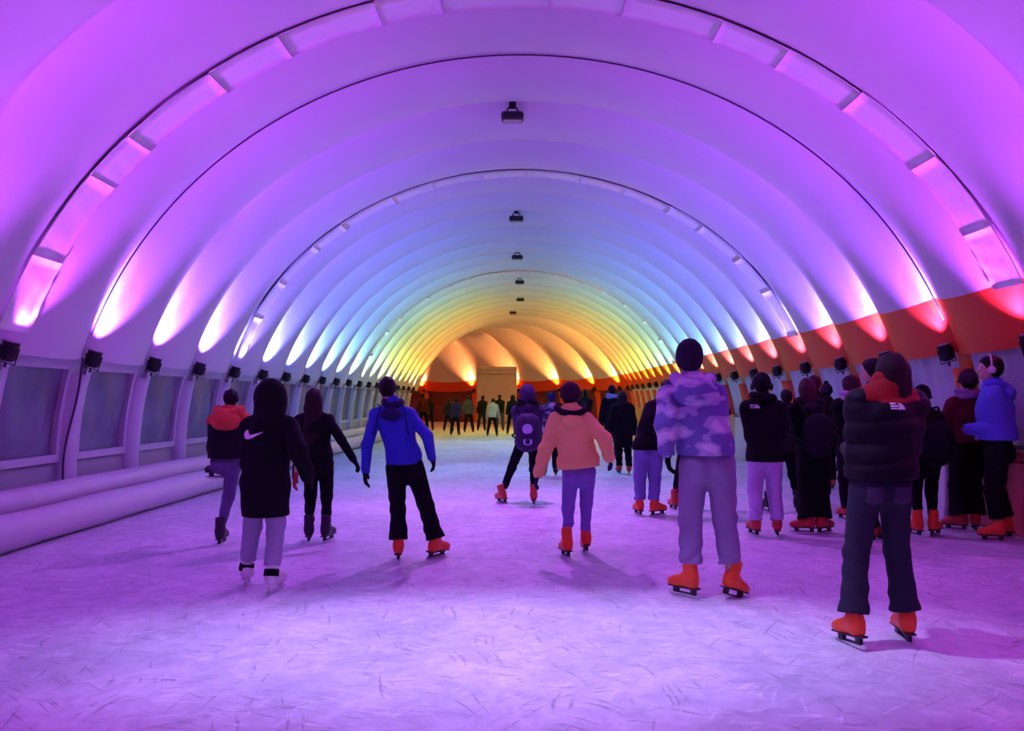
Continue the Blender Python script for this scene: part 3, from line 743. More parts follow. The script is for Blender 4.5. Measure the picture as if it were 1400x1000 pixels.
    # skates
    for i in (0, 1):
        boot, hold, blade = skate_meshes(skates, bool(trousers) and (trousers.get('style') == 'skinny' or 'tall' in trousers)); p, Rm = FT[i]
        from mathutils import Matrix
        mt = Matrix([[*Rm[r], p[r]] for r in range(3)]+[[0, 0, 0, 1]])
        so = link('skate_boot', boot, ob); so.matrix_local = mt
        link('blade_holder', hold, so); link('skate_blade', blade, so)
    # jacket
    J = None
    if jacket:
        m = jacket['m']; hem = jacket['hem']; th = jacket.get('th', .03); pf = jacket.get('puff', 0); fl = jacket.get('flat', .80)
        hemz = loc(px0, hem)[2] if hem > 5 else hem
        def make(th, k=.05):
            j = Shape(); fr = jacket.get('flare', 0)
            j.cone(waist, chest, .128*B+th, .150*B+th, .05, fwd, fl).cone(chest, neck-up*.01, .150*B+th, .075*B+th*.8, .05, fwd, fl)
            bot = pel*1.0; bot[2] = min(hemz-.04, pel[2]); 
            j.cone(pel if hemz < pel[2] else waist*.5+pel*.5, waist, .146*B+th+fr*.5, .128*B+th, .05, fwd, fl+.04)
            j.cone(np.array((pel[0], pel[1], hemz-.03)), np.array((pel[0], pel[1], max(pel[2], hemz+.05))), .148*B+th+fr, .146*B+th+fr*.5, .05, fwd, fl+.04)
            j.cone(shl[0], shl[1], .052*B+th*.6, .052*B+th*.6, .05)
            for i in (0, 1): j.cone(shl[i]*.85+neck*.15, neck-up*.01, .050*B+th*.6, .052*B+th*.5, .04)
            for i in (0, 1):
                dv = unit(wri[i]-elb[i])
                j.cone(shl[i], elb[i], .052*B+th*.65, .048*B+th*.6, .035).cone(elb[i], wri[i]-dv*.005, .048*B+th*.6, .036*B+th*.5, .014)
            if jacket.get('collar', 1): j.cone(neck-up*.03, neck+up*.045, .066*sc_+th*.5, .064*sc_+th*.3, .03)
            # a hem plane that follows the lean of the body
            j.post.append(lambda X, Y_, Z: (np.where((np.abs(X-pel[0])+0*Z < .26*B+fr+.02) & (np.abs(Y_-pel[1])+0*Z < .24*B+fr), hemz+jacket.get('tilt', 0)*(X-pel[0])-Z, -1)+0*X*Y_).astype(np.float32))
            return j
        J = make(th)
        f0 = folds(seed, jacket.get('folds', .004), 30, 12)
        def disp(X, Y_, Z):
            d = f0(X, Y_, Z)
            if pf: d = d-pf*(np.abs(np.sin(pi*(Z-.02*np.sin(9*X))/jacket.get('pitch', .095)))**.6-.5).astype(np.float32)
            return d
        V, Qd = J.build(h, disp)
        jo = link(jacket.get('name', 'jacket'), npmesh('jacket', V, Qd, m), ob)
        if 'yoke' in jacket:
            yk = make(th+.006); ym = jacket['yoke']; yz = jacket.get('yz', neck[2]-.12)
            yk.post.append(lambda X, Y_, Z: (yz+jacket.get('yarc', 0)*np.abs(X-neck[0])-Z+0*Y_).astype(np.float32))
            ye = jacket.get('yw', .3); yk.post.append(lambda X, Y_, Z: (np.abs(X-neck[0])-ye+0*Y_*Z).astype(np.float32))
            V, Qd = yk.build(h, disp); link('yoke', npmesh('yoke', V, Qd, ym), jo)
        if jacket.get('seams'):     # darker piping down the shoulders
            for i in (0, 1):
                sm = MB(); sg = (-1, 1)[i]
                pts = []
                for t_ in np.linspace(0, 1, 9):
                    x = shl[i][0]*(.55+.45*t_)+neck[0]*(.45-.45*t_); z = neck[2]+.03-(.30*t_**1.6)*sc_
                    j0 = int((x-J.lo[0])/J.h); k0 = int((z-J.lo[2])/J.h); colF = J.F[j0, :, k0]; jj = int(np.argmax(colF < 0)); pts.append((x, J.lo[1]+J.h*jj-.008, z))
                sm.tube(pts, .006, 6); link('seam_piping', sm.mesh('seam_piping', jacket['seams'], True), jo)
        for dc in jacket.get('decals', []):
            c = loc(dc['px'], dc['py']); me = J.decal(dc['name'], c[0], c[2], dc['w'], dc['h'], dc['fn'], dc['res'], dc['m'])
            if me: link(dc['name'], me, jo, label=dc['label'])
    # gloves
    if gloves:
        for i in (0, 1):
            if hands[i] in ('front', 'pocket', 'chest') : continue
            g = Shape(); sg = (-1, 1)[i]; dv = unit(wri[i]-elb[i])
            g.cone(wri[i]-dv*.03, wri[i]+dv*.02, .036*sc_, .032*sc_, .015); hand_into(g, wri[i]-dv*.005, dv, -rt*sg, fwd+up*.2, 1.0*sc_, .003)
            V, Qd = g.build(.0055 if Y < 9 else .009); link('glove', npmesh('glove', V, Qd, gloves if not isinstance(gloves, tuple) else gloves[i]), ob)
    # hair
    if hair:
        m, st = hair['m'], hair['st']; s = Shape(); e = .012*Hs+hair.get('vol', 0)
        s.ell(hc-hf*.010*Hs+up*.020*Hs, (.074*Hs+e, .094*Hs+e, .094*Hs+e), HM, .02)
        if st == 'short':
            s.cut(hf*.8-up*.55, hc+hf*.02*Hs-up*.01*Hs).cut(-up, hc-up*.075*Hs)
        else:
            ln = hair.get('len', .35); bk = neck-fwd*(.085*B+hair.get('out', .035))
            s.cone(hc-hf*.035*Hs-up*.02, hc-hf*.05*Hs-up*.13*Hs, .085*Hs+e*.5, .080*Hs+e*.5, .04)
            s.cone(hc-hf*.05*Hs-up*.10*Hs, bk-up*(ln-.10) if ln > .2 else hc-hf*.05*Hs-up*.165*Hs, .078*Hs+e*.5, .050*Hs if ln > .2 else .070*Hs, .04, hf, .75)
            for q_ in ((-1, 1) if ln > .2 else ()): s.cone(hc-hf*.01*Hs+hr*q_*.065*Hs, bk+hr*q_*.06-up*(ln-.16), .034*Hs, .028, .03)
            s.sub(hc+hf*.11*Hs-up*.03*Hs, (.058*Hs, .10*Hs, .13*Hs), HM)
        V, Qd = s.build(min(h, .011), lambda X, Y_, Z: (.0035*np.sin(95*X+30*Y_+4*np.sin(9*Z))).astype(np.float32)+0*Z)
        link('hair', npmesh('hair', V, Qd, m), ob)
        if hair.get('bun'):
            s = Shape(); s.ell(hc-hf*.04*Hs+up*.125*Hs, (.045, .045, .036)); V, Qd = s.build(.009); link('hair_bun', npmesh('hair_bun', V, Qd, m), ob)
    # hats
    if hat:
        m = hat['m']; s = Shape(); e = .018*Hs
        if hat['st'] in ('beanie', 'pompom', 'slouch'):
            s.ell(hc-hf*.008*Hs+up*.030*Hs, (.076*Hs+e, .096*Hs+e, .105*Hs+e), HM, .02)
            if hat['st'] == 'slouch': s.ell(hc-hf*.05*Hs+up*.05*Hs, (.086*Hs+e, .085*Hs+e, .085*Hs+e), HM, .03)
            s.cone(hc-hf*.055*Hs-up*.015*Hs, hc-hf*.055*Hs+up*.01*Hs, .062*Hs, .062*Hs, .02)
            s.cut(-up-hf*.25*0+hf*.35, hc-up*hat.get('low', .0)*Hs)
            V, Qd = s.build(min(h, .011), lambda X, Y_, Z: (.002*np.sin(170*X+40*Y_)+0*Z).astype(np.float32)); ho = link('beanie', npmesh('beanie', V, Qd, m), ob)
            c = Shape()
            for i in range(14 if hat.get('cuff', 1) else 0):
                a0, a1 = 2*pi*i/14, 2*pi*(i+1)/14
                f = lambda a: hc-hf*.008*Hs+up*.014*Hs+hr*(.076*Hs+e)*cos(a)+hf*(.096*Hs+e)*sin(a)-up*.012*sin(a)*-1
                c.cone(f(a0)-up*.006, f(a1)-up*.006, .012, .012, .010)
            if hat.get('cuff', 1): V, Qd = c.build(.0105); link('beanie_cuff', npmesh('beanie_cuff', V, Qd, m), ho)
            if hat['st'] == 'pompom':
                c = Shape(); c.ell(hc+up*.155*Hs, (.042, .042, .040)); V, Qd = c.build(.009, lambda X, Y_, Z: (.005*np.sin(150*X)*np.sin(140*Y_)*np.sin(160*Z)).astype(np.float32)); link('pompom', npmesh('pompom', V, Qd, hat.get('pm', m)), ho)
        elif hat['st'] == 'cap':
            s.ell(hc-hf*.006*Hs+up*.032*Hs, (.078*Hs+e*.6, .098*Hs+e*.6, .090*Hs+e*.6), HM, .02); s.cut(-up, hc+up*.02*Hs)
            s.cone(hc+hf*.09*Hs+up*.03*Hs-hr*.035, hc+hf*.09*Hs+up*.03*Hs+hr*.035, .012, .012, .01).cone(hc+hf*.13*Hs+up*.028*Hs-hr*.03, hc+hf*.13*Hs+up*.028*Hs+hr*.03, .010, .010, .03)
            V, Qd = s.build(.010); link('cap', npmesh('cap', V, Qd, m), ob)
    if hood:
        m = hood['m']; s = Shape(); bk = hood.get('size', 1.0)
        if hood['st'] == 'down':
            n0 = neck-fwd*(.085*B+.02)-up*.035
            s.ell(n0-fwd*.02-up*.035, (.135*B*bk, .075*bk, .085*bk), M, .03)
            for i in range(8):
                a0, a1 = pi*(-.15+1.3*i/8), pi*(-.15+1.3*(i+1)/8)
                f = lambda a: neck+up*(.045-.035*max(0, sin(a)))-fwd*(.095*B*bk*sin(a))+rt*(.105*B*bk*cos(a))
                s.cone(f(a0), f(a1), .036*bk, .036*bk, .03)
            V, Qd = s.build(min(h, .011), folds(seed+9, .004, 40, 25))
        else:
            e = .030*bk
            s.ell(hc-hf*.022*Hs+up*.012*Hs, (.080*Hs+e, .100*Hs+e, .105*Hs+e), HM, .03)
            s.cone(hc-hf*.02*Hs-up*.06*Hs, neck-fwd*.03-up*.02, .088*Hs+e*.6, .105*B+e*.6, .05, fwd, .9)
            s.sub(hc+hf*.14*Hs-up*.015*Hs, (.068*Hs, .11*Hs, .098*Hs), HM)
            V, Qd = s.build(min(h, .011), folds(seed+9, .0035, 40, 25))
        hdo = link('hood', npmesh('hood', V, Qd, m), ob)
        if hood.get('trim'):
            s = Shape()
            for i in range(12):
                a0, a1 = pi*(-.25+1.5*i/12), pi*(-.25+1.5*(i+1)/12)
                f = lambda a: neck+up*(.055-.055*max(-.3, sin(a)))-fwd*(.135*B*sin(a)*hood.get('tw', 1))+rt*(.150*B*cos(a)*hood.get('tw', 1))
                s.cone(f(a0), f(a1), .026, .026, .02)
            V, Qd = s.build(.0105, lambda X, Y_, Z: (.005*np.sin(160*X+50*Z)*np.sin(150*Z+90*Y_)).astype(np.float32)); link('fur_trim', npmesh('fur_trim', V, Qd, hood['trim']), hdo)
    if scarf:
        s = Shape()
        for i in range(14):
            a0, a1 = 2*pi*i/14, 2*pi*(i+1)/14
            for zo, rr, dz in ((.015, .098, .02), (.06, .088, -.015)):
                f = lambda a: neck+up*(zo+dz*sin(a+1))-fwd*rr*B*sin(a)*1.05+rt*rr*B*1.2*cos(a)
                s.cone(f(a0), f(a1), .036, .036, .012)
        V, Qd = s.build(.0105, folds(seed+3, .004, 60, 30)); link('scarf', npmesh('scarf', V, Qd, scarf), ob)
    if phones:
        b = MB(); r0 = .078*Hs+.022
        b.tube([hc+hr*r0*cos(a)*1.02+up*(.01+(.118*Hs+.022)*sin(a)) for a in np.linspace(0, pi, 17)], .010, 8); po = link('headphones', b.mesh('headphones', phones, True), ob)
        for sg in (-1, 1):
            b = MB(); c0 = hc+hr*sg*r0-up*.005; b.tube([c0-hr*sg*.012, c0+hr*sg*.006, c0+hr*sg*.018, c0+hr*sg*.024], [.036, .042, .038, .02], 14); link('ear_cup', b.mesh('ear_cup', phones, True), po)
    S = dict(root=root, neck=neck, pel=pel, fwd=fwd, rt=rt, up=up, M=M, hc=hc, B=B, sc=sc_, wri=wri, elb=elb, J=J, loc=loc, waist=waist, chest=chest)
    return ob, S

def backpack(S, m, label, w=.30, hgt=.42, d=.13, emblem=None, strap=None, zoff=0):
    root, neck, fwd, rt, up, B = S['root'], S['neck'], S['fwd'], S['rt'], S['up'], S['B']
    base = root+neck-fwd*(.205*B+.065)-up*(hgt+.13-zoff)
    o = link('backpack', None, loc=tuple(base), label=label, cat='backpack'); o.rotation_euler = (0, 0, atan2(rt[1], rt[0]))
    s = Shape()
    for z in (.07, hgt*.5, hgt-.09): s.ell((0, -d*.25, z), (w/2, d*.62, .13 if z < hgt*.6 else .115), None, .10)
    V, Q = s.build(.011, folds(3, .003, 30, 20)); bo = link('bag_body', npmesh('bag_body', V, Q, m), o)
    p = Shape(); p.ell((0, -d*.62, hgt*.30), (w*.36, d*.42, hgt*.24), None, .03); V2, Q2 = p.build(.011); link('front_pocket', npmesh('front_pocket', V2, Q2, m), o)
    st = strap or m
    J = S['J']; RzM = rotz(atan2(rt[1], rt[0]))
    def fval(p):
        q = (p-J.lo)/J.h; i = np.floor(q).astype(int)
        if (i < 0).any() or (i+1 >= np.array(J.F.shape)).any(): return .3
        f = q-i; c = J.F[i[0]:i[0]+2, i[1]:i[1]+2, i[2]:i[2]+2]
        c = c[0]*(1-f[0])+c[1]*f[0]; c = c[0]*(1-f[1])+c[1]*f[1]; return float(c[0]*(1-f[2])+c[1]*f[2])
    def outside(pl, gap=.030):
        """move a point of the strap out of the jacket it lies on"""
        p = base+RzM@np.array(pl, float)-root
        for _ in range(40):
            v = fval(p)
            if v >= gap: break
            g = np.array([fval(p+e)-fval(p-e) for e in np.eye(3)*.012]); n = np.linalg.norm(g)
            p = p+(g/n if n > 1e-6 else -fwd)*max(gap-v, .006)*.8
        return RzM.T@(p+root-base)
    for sg in (-1, 1):
        way = np.array([(sg*w*.30, d*.15, .10), (sg*w*.50, d*.9, .13), (sg*w*.50, d*2.4, .20), (sg*w*.46, d*2.9, hgt*.70), (sg*w*.44, d*2.2, hgt+.06), (sg*w*.42, d*1.2, hgt+.10), (sg*w*.30, d*.3, hgt-.02)])
        u = np.linspace(0, len(way)-1.001, 40); pts = [outside(way[int(x)]*(1-x % 1)+way[int(x)+1]*(x % 1)) for x in u]
        for _ in range(2): pts = [pts[0]]+[outside((pts[i-1]+pts[i]*2+pts[i+1])/4) for i in range(1, len(pts)-1)]+[pts[-1]]
        t = MB(); t.tube(pts, .013, 8); link('shoulder_strap', t.mesh('shoulder_strap', st, True), o)
    t = MB(); t.tube([(-.04, -.0, hgt-.01), (-.03, -.02, hgt+.03), (.03, -.02, hgt+.03), (.04, 0, hgt-.01)], .010, 6); link('grab_handle', t.mesh('grab_handle', st, True), o)
    if emblem:
        for (z, fn, ww, lab) in emblem:
            sh = s if z > hgt*.52 else p
            me = sh.decal('emblem', 0, z, ww, ww, fn, .008, MATS['print_lilac'], .006)
            if me: link('emblem', me, o, label=lab)
    return o

# ---- cloth colours
def cl(name, c, rough=.85, **k): return mat(name, c, rough, bump=.12, bscale=140, var=k.pop('var', .12), vscale=k.pop('vscale', 9), spec=.15, **k)
C_black = cl('cloth_black', (.005, .0045, .007)); C_black2 = cl('cloth_charcoal', (.012, .010, .016)); C_blackj = cl('puffer_black', (.007, .0055, .010), .55)
C_brown = cl('hair_brown', (.022, .010, .011), .6); C_dkhair = cl('hair_black', (.010, .006, .009), .55); C_maroonhair = cl('hair_maroon', (.045, .010, .016), .6)
C_orange = cl('cloth_orange', (.62, .10, .055)); C_jean = cl('denim_violet', (.13, .11, .24)); C_jeanb = cl('denim_blue', (.17, .17, .42))
C_greylil = cl('cloth_grey_lilac', (.34, .30, .46)); C_blue = cl('jacket_blue', (.030, .050, .48), .6); C_navy = cl('cloth_navy', (.02, .018, .09))
C_peach = cl('jacket_peach', (.98, .56, .20), .75); C_violet = cl('trousers_violet', (.22, .16, .50)); C_beanie = cl('beanie_plum', (.035, .012, .030)); C_beanie2 = cl('beanie_dark', (.022, .016, .035))
C_pants = cl('trousers_mauve', (.27, .18, .36)); C_lav = cl('trousers_lavender', (.48, .42, .66)); C_dkjean = cl('denim_dark', (.026, .028, .045)); C_dkjean2 = cl('denim_pocket', (.060, .045, .085))
C_redy = cl('yoke_red', (.34, .018, .016), .6); C_maroon = cl('jacket_maroon', (.075, .010, .014)); C_hoodie = cl('hoodie_blue', (.10, .13, .62)); C_scarf = cl('scarf_mauve', (.26, .15, .30)); C_pinkscarf = cl('scarf_pink', (.50, .34, .52))
C_purple = cl('jacket_purple', (.045, .028, .085), var=.5, vscale=14); C_pack = cl('pack_purple', (.040, .026, .075), .6); C_white = cl('cloth_white', (.42, .40, .42)); C_grey = cl('cloth_grey', (.06, .055, .07)); C_skyhat = cl('scarf_sky', (.22, .30, .62)); C_red = cl('glove_red', (.50, .06, .06))
M_print = mat('print_white', (.88, .84, .90), .6, bump=.03, var=.05); mat('print_lilac', (.50, .42, .75), .6, bump=.03, var=.1); M_silver = mat('phones_silver', (.62, .60, .68), .3, bump=.02, var=.05)
C_camo = camo_material('jacket_camo', (.15, .11, .40), (.72, .55, .80), (.42, .32, .62), 7.5)
C_patch = camo_material('jacket_patchwork', (.03, .03, .07), (.55, .52, .62), (.16, .14, .30), 7)

def swoosh(u, v):        # a tick: tall left hook, long tail tapering to the upper right
    v = v
    lower = 1.35*(u-.30)**2-.02 if u < .35 else .0+.62*((u-.30)/.70)**1.15
    lower = 2.6*(.30-u)**2+.02 if u < .30 else .02+.66*((u-.30)/.70)**1.25
    if u < .20: upper = .95-0*u; return v > lower and v < .30+ (u/.20)**.35*.62 - (0 if u < .16 else (u-.16)*1.5) and u > .03+.10*abs(v-.45)
    upper = .34+.36*((u-.20)/.80)**1.1 if u > .36 else .84-(u-.20)*3.1
    return lower < v < max(upper, lower)
def outdoor_mark(u, v):  # three short lines of lettering and a quarter dome with two arcs
    if u < .52:
        for a in (.18, .46, .74):
            if a < v < a+.19: return int(u*46) % 6 != 5
        return False
    x, y = (u-.56)/.44, (v-.14)/.80; r = sqrt(x*x+y*y)
    return x > 0 and y > 0 and r < 1 and not (.42 < r < .50) and not (.70 < r < .77)
disc = lambda u, v: (u-.5)**2+(v-.5)**2 < .24
ring = lambda u, v: .09 < (u-.5)**2+(v-.5)**2 < .24 and v < .8

# ------------------------------------------------------------------ the skaters
G = {}
# orange-yoked jacket, gliding on one leg by the tubes
person('skater in black jacket with orange hood and yoke, one leg lifted behind', 7.91,
       [(300, 655, dict(dy=.30, yaw=82, pitch=0, roll=0)), (303, 745, dict(yaw=4))], (306, 634), (311, 533), ['front', 'front'],
       jacket=dict(m=C_blackj, hem=627, th=.045, yoke=C_orange, yz=1.24, yw=.24, folds=.005), trousers=dict(m=C_jean, style='skinny', cuff=.0, lim=.11), skates='black', hair=dict(m=C_dkhair, st='short'), hood=dict(m=C_orange, st='down', size=1.25), build=.98)
# long black coat
person('skater in long black hooded coat with a white tick mark, grey trousers, white skates', 5.97,
       [(338, 803, dict(yaw=12, pitch=-8)), (376, 810, dict(yaw=-12))], (361, 662), (367, 527), ['front', (421, 652, -.02)], elbows=(None, (408, 618, 0)), gloves=C_black,
       jacket=dict(m=C_black, hem=706, th=.045, name='coat', flare=.005, folds=.004, decals=[dict(name='logo', label='white tick shaped logo', px=351, py=593, w=.165, h=.085, fn=swoosh, res=.0042, m=M_print)]),
       trousers=dict(m=C_greylil, style='straight', cuff=-.06, cuffband=C_black), skates='white', hair=dict(m=C_dkhair, st='short'), hood=dict(m=C_black, st='up', size=1.75))
# dark skater with long hair
person('skater all in black with long brown hair, one arm held out', 8.08,
       [(423, 741, dict(yaw=10)), (448, 741, dict(yaw=-12))], (435, 634), (428, 532), [(404, 652, .05), (483, 628, -.05)], elbows=((416, 615, 0), (468, 604, -.1)), gloves=(C_red, C_black),
       jacket=dict(m=C_black, hem=630, th=.014, folds=.003), trousers=dict(m=C_black, style='skinny', cuff=.02), skates='black', hair=dict(m=C_brown, st='long', len=.40, out=.04))
# blue jacket
person('tall skater in bright blue jacket and black flared trousers, arms away from body', 7.13,
       [(545, 766, dict(yaw=6)), (595, 763, dict(yaw=-38, roll=14))], (553, 640), (528, 516), [(500, 644, .0), (591, 626, .05)], elbows=((499, 603, -.05), (584, 600, -.05)), gloves=C_black,
       jacket=dict(m=C_blue, hem=635, th=.012, folds=.0035, tilt=.05, seams=C_navy), trousers=dict(m=C_black, style='flare', cuff=-.04), skates='orange', hair=dict(m=C_dkhair, st='short'), hood=dict(m=C_navy, st='down', size=.72), neck_dx=.03)
# backpack skater
ob, S = person('skater in purple hooded jacket carrying a printed backpack, legs wide apart', 11.0,
       [(688, 688, dict(yaw=35, roll=-16)), (730, 690, dict(yaw=-6))], (722, 604), (721, 529), ['front', 'front'],
       jacket=dict(m=C_purple, hem=607, th=.04), trousers=dict(m=C_black, style='skinny', cuff=.0), skates='red', hair=dict(m=C_dkhair, st='short'), hood=dict(m=C_purple, st='up', size=1.3), scarf=C_black)
backpack(S, C_pack, 'purple backpack with a pale round emblem on the hooded skater', .34, .46, .15, emblem=[(.27, disc, .15, 'pale round emblem'), (.09, ring, .12, 'pale open ring print')], strap=C_black)
# peach jacket
person('skater in peach puffer jacket with dark fur collar and violet jeans', 7.25,
       [(774, 763, dict(yaw=14, pitch=-4)), (801, 757, dict(yaw=2, pitch=-14))], (792, 652), (780, 528), [(736, 648, .0), (833, 626, .02)], elbows=((742, 610, -.1), (823, 595, -.1)), gloves=C_navy,
       jacket=dict(m=C_peach, hem=640, th=.042, puff=.009, pitch=.11, flare=.03, tilt=.10, folds=.003), trousers=dict(m=C_violet, style='skinny', cuff=.01, pocket=True), skates='orange', hair=dict(m=C_brown, st='short'), hat=dict(m=C_beanie, st='slouch'), hood=dict(m=C_peach, st='down', size=.8, trim=C_black2, tw=1.0), build=.97)
# patchwork jacket further off
person('skater in black and white patchwork jacket beyond the backpack skater', 15.0, [(744, 651, {}), (760, 651, {})], (752, 597), (754, 538), [None, None],
       jacket=dict(m=C_patch, hem=592, th=.05), trousers=dict(m=C_black), skates='black', hair=dict(m=C_dkhair, st='short'), hat=dict(m=C_navy, st='beanie'))
person('skater in black coat with long black hair beside the peach jacket', 15.4, [(846, 648, {}), (860, 649, {})], (852, 592), (851, 535), [None, None],
       jacket=dict(m=C_black, hem=612, th=.05, name='coat'), trousers=dict(m=C_black), skates='red', hair=dict(m=C_dkhair, st='long', len=.38))
person('dark skater with a pale blue scarf behind the black-coated one', 18.0, [(832, 633, {}), (844, 633, {})], (838, 588), (837, 527), [None, None],
       jacket=dict(m=C_black, hem=592, th=.04), trousers=dict(m=C_black), skates='black', hair=dict(m=C_dkhair, st='short'), scarf=C_skyhat)
# black jacket with blue jeans, leaning
person('skater in black jacket and blue jeans leaning towards a friend', 9.85, [(873, 705, dict(yaw=12)), (898, 706, dict(yaw=-58))], (887, 618), (913, 520), ['front', (934, 560, .2)], elbows=(None, (922, 575, .1)),
       jacket=dict(m=C_black, hem=615, th=.045), trousers=dict(m=C_jeanb, style='straight', cuff=-.05), skates='orange', hair=dict(m=C_dkhair, st='short'), build=1.05)
person('black-clad skater hidden behind the camouflage jacket', 10.3, [(921, 698, dict(yaw=10)), (957, 699, dict(yaw=-10))], (946, 612), (948, 526), ['front', (972, 548, .1)], elbows=(None, (993, 566, .05)),
       jacket=dict(m=C_black, hem=615, th=.04), trousers=dict(m=C_black, style='skinny'), skates='red', hair=dict(m=C_dkhair, st='short'))
# camouflage jacket
person('tall skater in lilac camouflage hooded jacket, mauve trousers and dark beanie', 5.79,
       [(938, 816, dict(yaw=42)), (999, 819, dict(yaw=-58, pitch=-18))], (967, 632), (944, 470), [(912, 618, -.08), 'front'], elbows=((906, 575, -.20), None), arm=.77, gloves=C_black,
       jacket=dict(m=C_camo, hem=622, th=.040, folds=.005), trousers=dict(m=C_pants, style='baggy', cuff=-.10, tall=1, folds=.005), skates='orange', hair=dict(m=C_dkhair, st='short'), hat=dict(m=C_beanie2, st='beanie', cuff=0, low=.05), hood=dict(m=C_camo, st='down', size=1.15), build=1.0)
# standing group on the right
person('person in black outdoor jacket and pale lavender trousers, standing with hands in front', 8.42, [(1031, 733, dict(yaw=8)), (1062, 733, dict(yaw=-12))], (1046, 640), (1043, 514), ['front', 'front'],
       jacket=dict(m=C_black, hem=631, th=.045, decals=[dict(name='logo', label='small white logo', px=1029, py=556, w=.10, h=.055, fn=outdoor_mark, res=.0045, m=M_print)]), trousers=dict(m=C_lav, style='straight', cuff=-.02), skates='red', hair=dict(m=C_dkhair, st='short'), hat=dict(m=C_black, st='beanie'), scarf=C_black, phones=M_black, build=1.03)
person('dark-clad person half hidden behind the lavender trousers', 10.25, [(1048, 700, dict(yaw=20)), (1091, 700, dict(yaw=-30))], (1072, 616), (1076, 533), ['front', 'front'],
       jacket=dict(m=C_black2, hem=620, th=.03), trousers=dict(m=C_black, style='skinny'), skates='black', hair=dict(m=C_dkhair, st='short'))
ob, S = person('person in black jacket and wide black trousers with plum-brown hair and red skates', 8.6, [(1101, 730, dict(yaw=70)), (1126, 730, dict(yaw=-60))], (1112, 632), (1104, 518), ['front', 'front'],
       jacket=dict(m=C_black, hem=618, th=.035), trousers=dict(m=C_black, style='wide', cuff=-.02), skates='red', hair=dict(m=C_maroonhair, st='long', len=.14, out=.0), hood=dict(m=C_black2, st='down', size=.9))
backpack(S, C_black2, 'black backpack on the person in wide black trousers', .29, .40, .13)
person('dark-haired person at the back of the group beside the pompom hat', 10.9, [(1108, None, {}), (1128, None, {})], (1118, 618), (1114, 514), ['front', 'front'], jacket=dict(m=C_black, hem=625, th=.03), trousers=dict(m=C_black), skates='red', hair=dict(m=C_maroonhair, st='short'))
person('person in black coat wearing a dark pompom hat', 12.8, [(1121, None, {}), (1137, None, {})], (1129, 600), (1131, 527), ['front', 'front'], jacket=dict(m=C_black, hem=615, th=.05, name='coat'), trousers=dict(m=C_black), skates='red', hair=dict(m=C_dkhair, st='short'), hat=dict(m=C_beanie2, st='pompom'))
person('person with plum hair and a pink scarf over a black coat', 9.5, [(1155, None, {}), (1180, None, {})], (1166, 626), (1165, 514), ['front', 'front'], jacket=dict(m=C_black, hem=645, th=.04, name='coat'), trousers=dict(m=C_black), skates='red', hair=dict(m=C_maroonhair, st='long', len=.12, out=.0), scarf=C_pinkscarf, hyaw=25)
person('tall dark-haired person behind the red-yoked puffer jacket', 8.1, [(1185, None, {}), (1215, None, {})], (1202, 636), (1196, 492), ['front', 'front'], jacket=dict(m=C_black, hem=640, th=.03), trousers=dict(m=C_black), skates='red', hair=dict(m=C_dkhair, st='short', vol=.008), yaw=50)
# near girl with red yoke
person('skater in black puffer jacket with red yoke, white logo, dark flared jeans', 4.65,
       [(1165, 884, dict(yaw=14, pitch=-6)), (1236, 877, dict(yaw=-6))], (1206, 662), (1226, 484), ['front', 'front'],
       jacket=dict(m=C_blackj, hem=655, th=.052, puff=.014, pitch=.125, folds=.003, yoke=C_redy, yz=1.465, yw=.165, yarc=.15, decals=[dict(name='logo', label='small white logo with lettering and quarter dome', px=1216, py=556, w=.088, h=.052, fn=outdoor_mark, res=.0026, m=M_print)]),
       trousers=dict(m=C_dkjean, style='flare', cuff=-.045, pocket=True, pm=C_dkjean2), skates='orange', hair=dict(m=C_brown, st='long', len=.11, out=.04, dx=.02), scarf=None, build=.97, neck_dx=-.03, neck_up=.055)
ob, S = person('person in black jacket and trousers standing beside the white board, looking down', 8.42, [(1251, 733, dict(yaw=10)), (1278, 733, dict(yaw=-50))], (1265, 634), (1263, 530), ['front', (1284, 600, .12)], elbows=(None, (1290, 588, -.05)),
       jacket=dict(m=C_black, hem=634, th=.035), trousers=dict(m=C_black, style='skinny', cuff=.03), skates='orange', hair=dict(m=C_dkhair, st='short'), hat=dict(m=C_black, st='beanie'))
backpack(S, C_black, 'black backpack on the person beside the white board', .30, .40, .14)
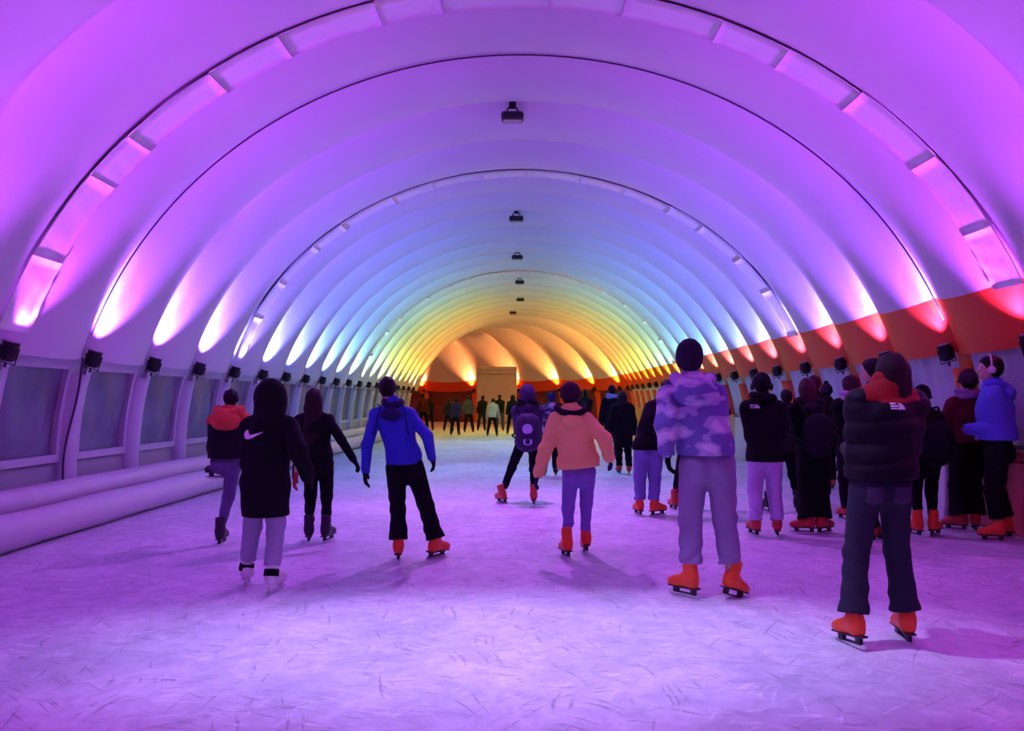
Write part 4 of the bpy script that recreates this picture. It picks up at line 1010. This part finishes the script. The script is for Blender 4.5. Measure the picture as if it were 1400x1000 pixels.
person('person in maroon jacket with mauve scarf and wide black trousers', 8.75, [(1309, 726, dict(yaw=60)), (1332, 726, dict(yaw=-20))], (1322, 625), (1326, 509), [(1290, 585, .25), 'front'], elbows=((1296, 570, .1), None),
       jacket=dict(m=C_maroon, hem=606, th=.04), trousers=dict(m=C_black, style='wide', cuff=-.03), skates='red', hair=dict(m=C_dkhair, st='short'), hat=dict(m=C_beanie, st='beanie'), scarf=C_scarf)
person('person in blue hoodie with silver headphones, black trousers and orange skates', 8.12, [(1359, 741, dict(yaw=80)), (1371, 736, dict(yaw=80))], (1366, 624), (1360, 489), ['front', 'pocket'], yaw=62, hyaw=70,
       jacket=dict(m=C_hoodie, hem=602, th=.045, name='hoodie'), trousers=dict(m=C_black, style='straight', cuff=-.09), skates='orange', hair=dict(m=C_dkhair, st='short', vol=.01), hood=dict(m=C_hoodie, st='down', size=1.0), phones=M_silver, build=1.05)
# distant skaters in front of the bend
FAR = [(588, 589, 543, C_black, C_black, 'short', 'distant skater in black before the red band, apart from the rest'),
       (613, 591, 545, C_black2, C_black, 'short', 'distant skater in charcoal beside the darkest far pair'),
       (623, 596, 545, C_navy, C_black, 'short', 'distant skater in navy jacket among the far group'),
       (641, 592, 541, C_grey, C_black, 'short', 'distant skater in dark grey jacket among the far group'),
       (659, 590, 541, C_black, C_black2, 'short', 'distant skater in black just behind the white top'),
       (673, 597, 545, C_white, C_black, 'short', 'distant skater in white top and black trousers bending forward'),
       (684, 590, 540, C_black, C_grey, 'short', 'distant skater in black with grey trousers near the backpack skater'),
       (700, 595, 540, C_black, C_black, 'long', 'distant long-haired skater in black beside the backpack skater'),
       (799, 612, 533, C_black2, C_black, 'short', 'distant skater in charcoal beyond the peach jacket'),
       (579, 590, 538, C_maroon, C_black, 'short', 'distant skater in maroon by the yellow end of the tubes')]
for i, (px, fy, ty, jc, tcx, hs, lab) in enumerate(FAR):
    Yd = CAMH*FPX/(fy-VPY); w = .19*FPX/Yd
    person(lab, Yd, [(px-w, fy, {}), (px+w*(1.0 if i % 2 else .7), fy, {})], (px, fy-.52*(fy-ty)), (px+(1 if i % 3 else -1), ty), [None, None if i % 2 else 'front'],
           jacket=dict(m=jc, hem=fy-.50*(fy-ty), th=.035, folds=.002), trousers=dict(m=tcx, folds=.002), skates='black', hair=dict(m=C_dkhair, st=hs), h=.03, lean_y=.22 if i == 5 else .03, group='distant skaters')
